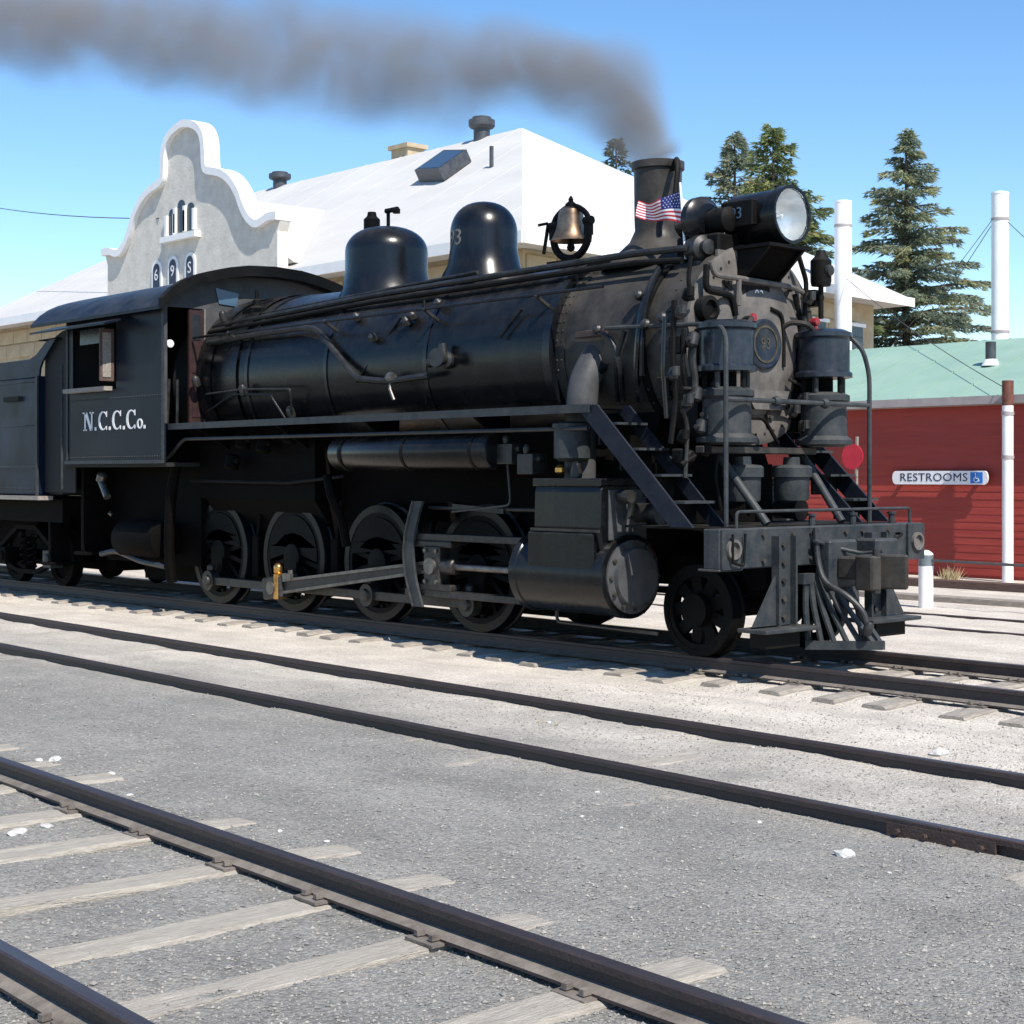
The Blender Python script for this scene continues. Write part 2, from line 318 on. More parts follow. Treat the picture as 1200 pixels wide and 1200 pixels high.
def make_gravel():
    R = np.random.RandomState(3); N = 60000
    # the nearer to the camera, the denser
    d = 3.2 * (14.0 / 3.2) ** R.rand(N); u = (R.rand(N) - .5) * .78
    P = np.array(CAMP)[None] + d[:, None] * (np.array(FV)[None] + u[:, None] * np.array(RV)[None])
    ok = (P[:, 1] < 3.5); P = P[ok]; n = len(P)
    z = np.array([gz(x, y) for x, y in P[:, :2]])
    s = .0032 + .0065 * R.rand(n) ** 2.5; s *= 1 + .8 * (R.rand(n) < .015)
    base = np.array([[1, 0, 0], [-1, 0, 0], [0, 1, 0], [0, -1, 0], [0, 0, .7], [0, 0, -.7]], float)
    F = np.array([[0, 2, 4], [2, 1, 4], [1, 3, 4], [3, 0, 4], [2, 0, 5], [1, 2, 5], [3, 1, 5], [0, 3, 5]])
    V = base[None] * s[:, None, None] * (.6 + .8 * R.rand(n, 6, 1)); a = R.rand(n) * 6.3; c, q = np.cos(a)[:, None], np.sin(a)[:, None]
    V = np.stack([V[..., 0] * c - V[..., 1] * q, V[..., 0] * q + V[..., 1] * c, V[..., 2]], -1)
    V[..., 0] += P[:, 0:1]; V[..., 1] += P[:, 1:2]; V[..., 2] += (z + s * .25)[:, None]
    FF = (F[None] + 6 * np.arange(n)[:, None, None]).reshape(-1, 3)
    me = bpy.data.meshes.new('gravel'); me.from_pydata(V.reshape(-1, 3).tolist(), [], FF.tolist()); me.materials.append(MATS['stones'])
    at = me.attributes.new('tint', 'FLOAT', 'POINT'); at.data.foreach_set('value', np.repeat(np.clip(R.rand(n) * .9 + .05 + .15 * (P[:, 1] > -2.5), 0, 1), 6))
    o = link('gravel', me, kind='stuff'); tag(o, 'loose grey crushed stone lying between the rails', 'gravel'); return o
make_gravel()

# ------------------------------------------------------------------ tracks
def rail_geo(g, x0, x1, y, zt, h=.135, head=.07, base=.14):
    p = [(-base / 2, 0), (base / 2, 0), (base / 2, .012), (.012, .03), (.010, h - .04), (head / 2, h - .032), (head / 2, h - .006), (head / 2 - .008, h), (-head / 2 + .008, h), (-head / 2, h - .006), (-head / 2, h - .032), (-.010, h - .04), (-.012, .03), (-base / 2, .012)]
    k = len(g.f); g.prism([(a, b + zt - h) for a, b in p], lambda a, b, d: (d, y + a, b), x0, x1)
    for i in (8, 9, 10): g.mi[k + i - 1] = 1
    g.mi[k + 2 + 7] = 1
    for i in (1, 2, 12): g.mi[k + 2 + i] = 2
    return g
tie_meshes = {}
def tie_mesh(kind, k):
    if (kind, k) in tie_meshes: return tie_meshes[kind, k]
    r = random.Random(k * 13 + len(kind)); g = G(); L, w, h = 2.62, .22, .17
    v = []; ns = 9; prof = [(-w / 2, -h), (-w / 2, -.02), (-w / 2 + .018, -.002), (-.03, .0), (.04, -.003), (w / 2 - .015, -.001), (w / 2, -.02), (w / 2, -h)]
    for i in range(ns + 1):
        y = -L / 2 + L * i / ns + (r.uniform(-.015, .015) if i in (0, ns) else 0); e = -.012 if i in (0, ns) else 0
        v += [(a + r.uniform(-.006, .006), y, b + (e if b > -.1 else 0) + r.uniform(-.005, .003)) for a, b in prof]
    m = len(prof); f = [(i * m + j, i * m + (j + 1) % m, (i + 1) * m + (j + 1) % m, (i + 1) * m + j) for i in range(ns) for j in range(m)]
    f += [tuple(range(m - 1, -1, -1)), tuple(ns * m + j for j in range(m))]; g.add(v, f)
    o = g.build('tie', 'tie_wood' if kind == 'pale' else 'tie_dark', smooth=False); me = o.data; bpy.data.objects.remove(o); tie_meshes[kind, k] = me; return me
def track(label, yc, x0, x1, zt, zrail_h, tie_top, sp, kind, tx0, tx1, rot=0.0, **kw):
    t = track0(label, yc, x0, x1, zt, zrail_h, tie_top, sp, kind, tx0, tx1, **kw); t.rotation_euler.z = rot; return t
def track0(label, yc, x0, x1, zt, zrail_h, tie_top, sp, kind, tx0, tx1, gauge=1.435, plates=None, joints=(), group=None, head=.066):
    t = thing('railway_track', label, 'track', ((x0 + x1) / 2, yc, 0), group)
    for s in (-1, 1):
        y = yc + s * (gauge / 2 + .036)
        cuts = [x0] + sorted(j for (sd, j) in joints if sd == s) + [x1]
        for a, b in zip(cuts[:-1], cuts[1:]):
            g = G(); rail_geo(g, a + (.004 if a != x0 else 0), b, y, zt, zrail_h, head)
            g.build('rail', ['rail_rust' if (a != x0 and s == -1) else 'rail_side', 'rail_top', 'rail_dust'], t, ang=25)
        for (sd, j) in joints:
            if sd == s:
                g = G()
                for q in (-1, 1):
                    g.box((j, y + q * .03, zt - zrail_h * .5), (.62, .022, .075))
                    for k in range(4): g.cyl((j - .24 + .16 * k, y + q * .04, zt - zrail_h * .5), (j - .24 + .16 * k, y + q * .066, zt - zrail_h * .5), .016, n=6)
                g.build('joint_bar', 'rail_rust', t)
    x = tx0; k = 0
    while x < tx1:
        o = link('tie', tie_mesh(kind, k % 5), t, Vector((x + rnd.uniform(-.05, .05) - (x0 + x1) / 2, rnd.uniform(-.06, .06), tie_top + rnd.uniform(-.008, .006))))
        o.rotation_euler = (0, 0, rnd.uniform(-.03, .03) + (PI if k % 2 else 0))
        if plates and plates[0] < x < plates[1]:
            for s in (-1, 1):
                y = yc + s * (gauge / 2 + .036); g = G(); zb = zt - zrail_h
                g.box((x, y, zb - .004), (.17, .26, .012))
                for q in (-1, 1):
                    for w_ in (-.045, .045): g.box((x + w_ * q, y + q * .088, zb + .018), (.024, .036, .022), Matrix.Rotation(rnd.uniform(-.2, .2), 3, 'Z'))
                g.build('tie_plate', 'rail_dust', t, smooth=False)
        x += sp * rnd.uniform(.93, 1.07); k += 1
    return t
track('track under the black steam locomotive', 0, -60, 40, .17, .135, .028, .56, 'dark', -16, 9, plates=(-.5, 8))
track('half buried track between the locomotive and the nearest track', -3.685, -60, 30, .085, .12, -.004, .8, 'pale', -14, 8, rot=-.0225, joints=((-1, 5.25),))
track('nearest track with weathered grey ties', -8.30, -30, 25, .135, .11, .020, .80, 'pale', -1.4, 9.2, rot=-.0285, plates=(1, 8.5))
track('siding flush with pale gravel behind the locomotive', 5.32, -40, 40, .022, .12, -.06, .6, 'dark', -14, 12, head=.075)

# ------------------------------------------------------------------ stone depot with the curved gable
YE = 9.0; YR = 16.3; ec = atY(612, 272, YE); ra = atY(612, 150, YR); GC = atY(210.5, 200, 8.6).x
X1 = ec.x; X0 = atY(-50, 384, YE).x; ZE = ec.z; ZR = ra.z; XB = ra.x; XA = atY(302, 224, YR).x; fc = atZ(1070, 351, ZE)
dep = thing('station_depot', 'grey stone station depot with white roof and scrolled mission gable', 'building', (GC, YR, 0))
plan = [(X0, YE), (X1, YE), (fc.x, fc.y), (X0 + 2, fc.y)]
g = G(); v = [(a, b, ZE) for a, b in plan] + [(XA, YR, ZR), (XB, YR, ZR)] + [(a, b, ZE - .16) for a, b in plan]
g.add(v, [(0, 1, 5, 4), (1, 2, 5), (2, 3, 4, 5), (3, 0, 4), (6, 7, 1, 0), (7, 8, 2, 1), (8, 9, 3, 2), (9, 6, 0, 3), (9, 8, 7, 6)]); roof = g.build('roof', 'white_roof', dep, smooth=False)
for k in range(1, 16):                        # lap seams of the roofing felt, running up the slopes
    t = k / 16; a_ = Vector((X0, YE, ZE)).lerp(Vector((X1, YE, ZE)), t); b_ = Vector((min(max(a_.x, XA), XB), YR, ZR)); hip = 1.0
    if a_.x > XB: b_ = Vector((a_.x, 0, 0)); q_ = (X1 - a_.x) / (X1 - XB); b_ = Vector((X1, YE, ZE)).lerp(Vector((XB, YR, ZR)), q_)
    elif a_.x < XA: q_ = (a_.x - X0) / (XA - X0); b_ = Vector((X0, YE, ZE)).lerp(Vector((XA, YR, ZR)), q_)
    g = G(); g.bar(a_ + Vector((0, .02, .006)), b_ + Vector((0, 0, .006)), .07, .014); g.build('seam', 'white_roof', roof, smooth=False)
wp = [(X0 + .7, YE + .7), (X1 - .75, YE + .7), (fc.x - .75, fc.y - .7), (X0 + 2.75, fc.y - .7)]
g = G(); g.prism(wp, lambda a, b, d: (a, b, d), 0, ZE - .165); wall = g.build('wall', 'tan_stone', dep, smooth=False)
smeshes = []
for k in range(3):
    gg = G(); gg.box((0, 0, 0), (.92, .09, .39)); oo = gg.build('stone', 'tan_stone', smooth=False, bevel=.02); smeshes.append(oo.data); bpy.data.objects.remove(oo)
def courses(parent, p0, p1, z0, z1, hb=.42, lb=.95):
    """single stones of the wall under the eaves"""
    p0 = Vector((*p0, 0)); p1 = Vector((*p1, 0)); d = (p1 - p0).normalized(); Lw = (p1 - p0).length; an = math.atan2(d.y, d.x); z = z1 - hb / 2; row = 0
    while z > z0:
        a = lb / 2 + (lb / 2 if row % 2 else 0)
        while a < Lw - lb / 2 + .01:
            q = p0 + d * a; o = link('stone', smeshes[rnd.randrange(3)], parent, Vector((q.x, q.y, z))); o.rotation_euler = (0, 0, an + rnd.uniform(-.006, .006)); a += lb
        z -= hb; row += 1
courses(wall, (X0 + .7, YE + .69), (GC - 4.3, YE + .69), ZE - 1.2, ZE - .25); courses(wall, (GC + 4.4, YE + .69), (X1 - .75, YE + .69), ZE - 1.2, ZE - .25); courses(wall, (wp[1][0] + .01, wp[1][1] + .06), (wp[2][0] + .01, wp[2][1] - .1), ZE - 2.3, ZE - .25)
ed = Vector((wp[2][0] - wp[1][0], wp[2][1] - wp[1][1], 0)).normalized(); en = Vector((ed.y, -ed.x, 0))
for t in (9.4, 11.3, 13.2):
    c = Vector((*wp[1], ZE - 1.55)) + ed * t; M3 = Matrix((ed, en, Vector((0, 0, 1)))).transposed()
    g = G(); g.box(c + en * .03, (.8, .16, 1.5), M3); wn = g.build('window', 'window_glass', dep, smooth=False)
    g = G(); g.box(c + en * .06 + Vector((0, 0, -.81)), (1.0, .22, .11), M3); g.build('sill', 'white_trim', wn, smooth=False)
    g = G(); g.box(c + en * .05 + Vector((0, 0, .80)), (1.0, .2, .09), M3); g.build('lintel', 'white_trim', wn, smooth=False)
# eave fascia boards
for (a, b), (c, d) in (((GC + 4.2, YE - .03), (X1 + .03, YE - .03)), ((X0, YE - .03), (GC - 4.2, YE - .03)), ((X1 + .03, YE + .01), (fc.x + .03, fc.y))):
    g = G(); g.bar((a, b, ZE - .085), (c, d, ZE - .085), .045, .23); g.build('fascia', 'white_trim', dep, smooth=False)
gpx = [(214, 148), (222, 148.2), (230, 151), (235, 158), (237, 169), (237.5, 185), (238, 196), (241, 203), (249, 204), (259, 206), (269, 214), (277, 227), (282, 243), (288, 256), (296, 265), (303, 266), (310, 261), (316, 257), (325, 256)]
half = []
for px, py in gpx:
    p = atY(px, py, 8.7); half.append((p.x - GC, p.z))
half[0] = (0, half[0][1])
prof = [(GC - a, b) for a, b in half[::-1]] + [(GC + a, b) for a, b in half[1:]]
hw = half[-1][0]
def smooth_poly(p, it=2):
    for _ in range(it):
        q = [p[0]]
        for a, b in zip(p[:-1], p[1:]): q += [(a[0] * .75 + b[0] * .25, a[1] * .75 + b[1] * .25), (a[0] * .25 + b[0] * .75, a[1] * .25 + b[1] * .75)]
        p = q + [p[-1]]
    return p
prof = smooth_poly(prof, 1)
g = G(); poly = prof + [(GC + hw - .12, half[-1][1] - .25), (GC + hw - .12, 0), (GC - hw + .12, 0), (GC - hw + .12, half[-1][1] - .25)]
g.prism(poly, lambda a, b, d: (a, d, b), 8.78, 9.07); gable = g.build('gable_wall', 'stucco', dep, smooth=False)
g = G(); v = []; f = []
for i, (a, b) in enumerate(prof):
    p0 = prof[max(i - 1, 0)]; p1 = prof[min(i + 1, len(prof) - 1)]; d = Vector((p1[0] - p0[0], p1[1] - p0[1])).normalized(); nn = Vector((-d.y, d.x)); w_ = .16
    for yy in (8.65, 9.08):
        v += [(a - nn.x * .02, yy, b - nn.y * .02), (a + nn.x * w_, yy, b + nn.y * w_)]
for i in range(len(prof) - 1):
    o = i * 4; q = o + 4; f += [(o, q, q + 1, o + 1), (o + 2, o + 3, q + 3, q + 2), (o + 1, q + 1, q + 3, o + 3), (o, o + 2, q + 2, q)]
f += [(0, 1, 3, 2), (len(v) - 4, len(v) - 2, len(v) - 1, len(v) - 3)]
g.add(v, f); g.build('coping', 'white_trim', dep, ang=50)
# cross roof behind the gable
g = G(); zt = half[7][1] - .3; g.add([(GC - hw + .2, 9.3, ZE + .25), (GC, 9.3, zt), (GC + hw - .2, 9.3, ZE + .25), (GC - hw + .2, YR, ZE + .25), (GC, YR, zt), (GC + hw - .2, YR, ZE + .25)], [(0, 1, 4, 3), (1, 2, 5, 4), (0, 2, 1), (3, 4, 5), (0, 3, 5, 2)]); g.build('gable_roof', 'white_roof', dep, smooth=False)
# lancet windows
for px, y0, y1, w_ in ((200.5, 276, 245, .30), (211.5, 272, 234, .36), (222.5, 270, 237, .34)):
    a = atY(px, y0, 8.75); b = atY(px, y1, 8.75); r = w_ / 2; x = a.x
    pl = [(x - r, a.z), (x + r, a.z)] + [(x + r * math.cos(t * PI / 8), b.z - r + r * math.sin(t * PI / 8)) for t in range(9)]
    g = G(); g.prism(pl, lambda a_, b_, d: (a_, d, b_), 8.765, 8.80); wn = g.build('window', 'window_glass', dep, smooth=False)
    for q in (-1, 1): g = G(); g.box2((x + q * r, 8.70, a.z), (x + q * (r + .10), 8.777, b.z - r)); g.build('window_jamb', 'white_trim', wn, smooth=False)
a = atY(191, 280, 8.7); b = atY(232, 272, 8.7)
g = G(); g.box2((a.x, 8.60, a.z - .12), (b.x, 8.777, a.z + .02)); g.build('window_sill', 'white_trim', dep, smooth=False)
# three round-topped plaques low on the gable
for px, py, ch in ((181.5, 321, '6'), (200.5, 316, '9'), (220.5, 312, 'S')):
    c = atY(px, py, 8.7); pq = None
    for r, y0, nm, mm in ((.25, 8.745, 'plaque_frame', 'white_trim'), (.16, 8.735, 'letter_plaque', 'sign_ink')):
        pl = [(c.x - r, c.z - .44 + (.25 - r)), (c.x + r, c.z - .44 + (.25 - r))] + [(c.x + r * math.cos(t * PI / 8), c.z + .10 + r * math.sin(t * PI / 8)) for t in range(9)]
        g = G(); g.prism(pl, lambda a_, b_, d: (a_, d, b_), y0, 8.777); pq = g.build(nm, mm, dep if pq is None else pq, smooth=False)
    put_text('letter', ch, .40, 'white_letter', pq.parent, lambda x, y, z, c=c: Vector((c.x + x, 8.730 - z * .5, c.z - .04 + y)))
def on_slope(px, py):
    n = Vector((0, -(ZR - ZE), YR - YE)).normalized(); d = ray(px, py); p0 = Vector((0, YE, ZE)); return CAMP + d * ((p0 - CAMP).dot(n) / d.dot(n))
def roof_vent(px, pyb, pyt, w):
    p = atY(px, pyb, YR); s = scl(p); h = (pyb - pyt) / s; r = w / s / 2; g = G()
    g.lathe([(r * .62, -.3), (r * .62, h * .5), (r * .9, h * .56), (r, h * .62), (r, h * .84), (r * .72, h * .88), (r * .72, h * .95), (r * .3, h)], (p.x, YR, p.z), n=18)
    g.build('roof_vent', 'vent_metal', dep)
roof_vent(328, 222, 201, 26); roof_vent(564.5, 168, 136, 31)
c = [on_slope(x, y) for x, y in ((492, 214), (521, 213), (553, 190), (526, 190))]
n = Vector((0, -(ZR - ZE), YR - YE)).normalized(); g = G(); g.add([p + n * .02 for p in c] + [p + n * .34 for p in c], [(3, 2, 1, 0), (4, 5, 6, 7), (0, 1, 5, 4), (1, 2, 6, 5), (2, 3, 7, 6), (3, 0, 4, 7)]); sk = g.build('skylight', 'vent_metal', dep, smooth=False)
m = sum(c, Vector()) / 4; g = G(); g.add([(p - m) * .86 + m + n * .346 for p in c], [(0, 1, 2, 3)]); g.build('pane', 'window_glass', sk, smooth=False)
p = atY(478, 186, YR + .3); g = G(); g.box((p.x, p.y, p.z - .1), (.75, .6, .75)); g.box((p.x, p.y, p.z + .3), (.9, .75, .12)); g.build('chimney', 'tan_stone', dep, smooth=False)
p = on_slope(576, 196); g = G(); g.tube([p, p + Vector((0, 0, .5))], .05); g.build('vent_pipe', 'vent_metal', dep)
# ------------------------------------------------------------------ red building with green roof
YW = 13.05
rb = thing('restroom_building', 'red board sided building with pale green metal roof', 'building', (-3, 16, 0))
g = G(); g.box2((-12.4, YW + .03, 0), (9, 19.2, 3.04)); g.build('wall', 'red_board', rb, smooth=False)
bh = .132; k = 0; z = .06
bmeshes = []
while z < 3.03:
    g = G(); t = .016
    g.add([(-12.45, YW + .028, 0), (9.05, YW + .028, 0), (9.05, YW + .0005, 0), (-12.45, YW + .0005, 0), (-12.45, YW + .028, bh), (9.05, YW + .028, bh), (9.05, YW + .006, bh), (-12.45, YW + .006, bh)], [(0, 1, 2, 3), (4, 7, 6, 5), (3, 2, 6, 7), (0, 3, 7, 4), (1, 5, 6, 2), (0, 4, 5, 1)])
    for q, vv in enumerate(g.v): g.v[q] = (vv[0], vv[1] + rnd.uniform(-.002, .002), vv[2] + z - .004)
    g.build('board', 'red_board', rb, smooth=False); z += bh
g = G(); g.add([(-13, YW - .24, 3.14), (9.6, YW - .24, 3.14), (9.6, 16.2, 4.42), (-13, 16.2, 4.42), (9.6, 19.7, 3.14), (-13, 19.7, 3.14)] + [(-13, YW - .24, 3.08), (9.6, YW - .24, 3.08), (9.6, 16.2, 4.36), (-13, 16.2, 4.36), (9.6, 19.7, 3.08), (-13, 19.7, 3.08)],
      [(0, 1, 2, 3), (3, 2, 4, 5), (7, 6, 9, 8), (8, 9, 11, 10), (0, 6, 7, 1), (5, 4, 10, 11), (0, 3, 9, 6), (3, 5, 11, 9), (1, 7, 8, 2), (2, 8, 10, 4)]); grf = g.build('roof', 'green_roof', rb, smooth=False)
sl_ = Vector((0, 16.2 - YW + .24, 4.42 - 3.14))
for k in range(25):
    x = -12.6 + k * .9; g = G(); g.bar((x, YW - .235, 3.155), (x, 16.19, 4.43), .025, .018); g.build('seam', 'green_roof', grf, smooth=False)
g = G(); g.box2((-13, YW - .30, 3.01), (9.6, YW - .245, 3.15)); g.build('gutter', 'gutter_grey', rb, smooth=False)
g = G(); g.box2((-12.42, YW - .20, 3.0), (9.02, YW + .02, 3.03)); g.build('soffit', 'gutter_grey', rb, smooth=False)
p = atY(1161, 413, 14.6); zb = 3.14 + (14.6 - YW + .24) * sl_.z / sl_.y
g = G(); g.cyl((p.x, 14.6, zb - .1), (p.x, 14.6, zb + .42), .095, n=14); vp = g.build('vent_pipe', 'vent_metal', rb)
g = G(); g.lathe([(.17, -.02), (.11, .10), (.10, .10)], (p.x, 14.6, zb)); g.build('flashing', 'white_paint', vp)
# RESTROOMS sign standing off the wall
a = atY(1046, 552, 12.93); b = atY(1158, 568, 12.93); sx0, sx1, sz0, sz1 = a.x, b.x, b.z, a.z; hh = (sz1 - sz0) / 2; cz = (sz0 + sz1) / 2
sg = thing('restrooms_sign', 'long white RESTROOMS sign with blue wheelchair symbol on red wall', 'sign', (sx0, 12.95, sz0))
pl = [(sx0 + hh * .6 + hh * .6 * math.cos(t), cz + hh * math.sin(t)) for t in np.linspace(PI / 2, 3 * PI / 2, 9)] + [(sx1 - hh * .6 + hh * .6 * math.cos(t), cz + hh * math.sin(t)) for t in np.linspace(-PI / 2, PI / 2, 9)]
g = G(); g.prism(pl, lambda a_, b_, d: (a_, d, b_), 12.92, 12.95); g.build('board', 'white_paint', sg, smooth=False)
w_ = sx1 - sx0; put_text('lettering', 'RESTROOMS', .205, 'sign_ink', sg, lambda x, y, z: Vector((sx0 + w_ * .44 + x, 12.917 - z * .4, cz + y)), sx=1.17, sp=1.05)
g = G(); g.box2((sx1 - .34, 12.914, cz - hh * .8), (sx1 - .10, 12.9195, cz + hh * .8)); g.build('symbol_panel', 'sign_blue', sg, smooth=False)
g = G(); cxs = sx1 - .22; yy = 12.9115
def strip(pts, w):
    for (a0, b0), (a1, b1) in zip(pts[:-1], pts[1:]): g.bar((a0, yy, b0), (a1, yy, b1), .003, w, up=(0, 1, 0) if False else (0, 0, 1))
wheel = [(cxs - .005 + .045 * math.cos(t), cz - .03 + .045 * math.sin(t)) for t in np.linspace(2.0, 6.0, 9)]
strip(wheel, .014); strip([(cxs - .015, cz + .045), (cxs - .008, cz - .01), (cxs + .035, cz - .012), (cxs + .055, cz - .065)], .016); g.cyl((cxs - .018, yy - .0015, cz + .068), (cxs - .018, yy + .0015, cz + .068), .014, n=10)
g.build('wheelchair_symbol', 'white_letter', sg, smooth=False)
for x in (sx0 + .2, sx1 - .2):
    g = G(); g.box2((x - .02, 12.951, cz - .04), (x + .02, YW + .02, cz + .04)); g.build('bracket', 'vent_metal', sg, smooth=False)
# posts and poles
def pole(name, label, cat, px, pyt, Yp, wpx, group=None, cap=None):
    p = atY(px, pyt, Yp); r = wpx / scl(p) / 2; t = thing(name, label, cat, (p.x, Yp, 0), group)
    g = G(); zc = p.z - (cap or 0); g.cyl((p.x, Yp, -.1), (p.x, Yp, zc), r, n=20); g.build('shaft', 'white_paint', t)
    if cap: g = G(); g.cyl((p.x, Yp, zc + .001), (p.x, Yp, p.z), r * 1.02, n=20); g.build('cap', 'rust_cap', t)
    else: g = G(); g.lathe([(r * 1.04, 0), (r * 1.04, .04), (r * .5, .07)], (p.x, Yp, p.z)); g.build('cap', 'white_paint', t)
    for zz in (p.z - .55, p.z * .62): g = G(); g.lathe_open([(r, -.03), (r + .012, -.03), (r + .012, .03), (r, .03)], (p.x, Yp, zz), n=20); g.build('band', 'gutter_grey', t)
    return p, r
p1, r1 = pole('flue_pole', 'tall white pipe rising beside the depot eaves', 'pole', 988, 238, 20.2, 20)
p2, r2 = pole('flue_pole', 'tall white pipe with wires behind the roof vent', 'pole', 1172, 228, 20.2, 20)
p3, r3 = pole('fence_post', 'white post with rusty top before the red wall', 'post', 1181, 446, 12.6, 13, cap=.42)
def wire(name, label, pts, r, cat='wire', sag=0, n=12):
    a, b = Vector(pts[0]), Vector(pts[1]); q = [a.lerp(b, i / n) - Vector((0, 0, sag * 4 * (i / n) * (1 - i / n))) for i in range(n + 1)]
    g = G(); g.tube(q, r, n=5); o = g.build(name, 'wire', None); tag(o, label, cat); return o
z2 = atY(1165, 262, 20.2).z
wire('guy_wire', 'thin wire running from the tall pipe down behind the spruce', [(p2.x - r2, 20.2, z2), (p2.x - 8.5, 26, 2.5)], .009)
wire('guy_wire', 'upper thin wire from the tall pipe towards the depot', [(p2.x - r2, 20.2, z2 + .1), (p2.x - 9, 27, 4.4)], .008, sag=.2)
wire('guy_wire', 'thin wire dropping away from the tall pipe over the green roof', [(p2.x + r2, 20.2, z2), (p2.x + 5, 19.4, 3.1)], .009)
wire('service_cable', 'slack cable from rust-topped post across green roof', [(p3.x - r3, 12.6, p3.z - .1), (p1.x + .18, 20.1, 6.5)], .008, sag=.12)
a = CAMP + ray(-60, 232) * 60; b = atY(186, 256, 8.76)
wire('overhead_wire', 'overhead wire reaching the curved depot gable from the left', [a, b], .014, sag=.2)
# bollard and cable fence
p = atZ(1085, 712, 0); bt = thing('bollard', 'short white bollard with grey band beside the siding', 'bollard', (p.x, p.y, 0)); zt_ = CAMP.z - (645 - HY) / FPX * ((p - CAMP) @ FV)
s_ = scl(p); r = 8.5 / s_
g = G(); g.cyl((p.x, p.y, -.1), (p.x, p.y, zt_ - .21), r, n=20); g.build('shaft', 'white_paint', bt)
g = G(); g.cyl((p.x, p.y, zt_ - .209), (p.x, p.y, zt_ - .06), r * 1.01, n=20); g.build('band', 'cap_grey', bt)
g = G(); g.lathe([(r * 1.01, 0), (r * .95, .02), (r * .4, .06), (0, .065)], (p.x, p.y, zt_ - .059), n=20); g.build('cap', 'white_paint', bt)
wire('barrier_cable', 'dark cable strung from the white bollard along the siding', [(p.x + r, p.y, zt_ - .13), (p.x + 11, p.y, zt_ - .13)], .02, sag=.03)
g = G(); g.box2((p.x + 11, p.y - .09, -.1), (p.x + 11.18, p.y + .09, .8)); tag(g.build('bollard', 'white_paint', None, bevel=.01), 'square white post holding the far end of the barrier cable', 'bollard')
# switch target
p = atY(1003, 535, 12.4); st = thing('switch_stand', 'round red switch target on a slim pole', 'railway signal', (p.x, 12.4, 0)); r = 15 / scl(p)
g = G(); g.cyl((p.x - .06, 12.37, p.z), (p.x - .06, 12.39, p.z), r, n=28); g.build('target', 'target_red', st)
g = G(); g.cyl((p.x, 12.43, -.05), (p.x, 12.43, p.z + .32), .022, n=8); g.build('pole', 'timber_grey', st)
g = G(); g.box((p.x + .02, 12.40, p.z), (.035, .05, .72), Matrix.Rotation(.02, 3, 'Y')); g.build('blade', 'timber_grey', st, smooth=False)
g = G(); g.box((p.x, 12.43, .1), (.5, .4, .25)); g.build('base', 'timber_dark', st, smooth=False, bevel=.02)
# timber edging
for yy, mm, nm, zt_ in ((10.62, 'timber_dark', 'dark brown timber kerb before the red building', .13), (8.1, 'timber_grey', 'weathered grey timber beam lying beside the bollard', .09)):
    g = G(); g.box2((-9, yy - .1, -.1), (14, yy + .1, zt_)); o = g.build('timber_beam', mm, None, smooth=False, bevel=.015); tag(o, nm, 'timber')
# dry weed clump
p = atZ(1112, 683, 0); g = G(); R_ = random.Random(5)
for i in range(160):
    a = R_.uniform(0, 2 * PI); e = R_.uniform(.2, 1.5); L = R_.uniform(.15, .36); d = Vector((math.cos(a) * math.cos(e), math.sin(a) * math.cos(e), math.sin(e))); s = d.orthogonal().normalized() * .012; b0 = Vector((p.x + R_.uniform(-.15, .15), p.y + R_.uniform(-.1, .1), -.02))
    g.add([b0 - s, b0 + s, b0 + d * L], [(0, 1, 2)])
tag(g.build('weed_clump', 'dry_weed', None, smooth=False), 'dry tan weed clump at the foot of the red wall', 'weed')

def tuft(px, py, n, h, label, seed):
    p = atZ(px, py, 0); g = G(); R_ = random.Random(seed)
    for i in range(n):
        a = R_.uniform(0, 2 * PI); e = R_.uniform(.15, 1.4); Lb = R_.uniform(.4, 1) * h; d = Vector((math.cos(a) * math.cos(e), math.sin(a) * math.cos(e), math.sin(e))); s = d.orthogonal().normalized() * .003; b0 = Vector((p.x + R_.uniform(-.12, .12), p.y + R_.uniform(-.02, .02), -.01)); m_ = b0 + d * Lb * .6
        g.add([b0 - s, b0 + s, m_ + s * .7, m_ - s * .7, m_ + (d + Vector((0, 0, -.5))).normalized() * Lb * .4], [(0, 1, 2, 3), (3, 2, 4)])
    tag(g.build('grass_tuft', 'dry_weed', None, smooth=False), label, 'grass')
tuft(1015, 893, 34, .10, 'dry grass tuft against the far rail of the half buried track', 3)
tuft(1128, 983, 40, .09, 'dry grass tuft beside the rusty rail joint', 4)
tuft(640, 850, 22, .08, 'tiny straw tuft between the rails of the half buried track', 5)
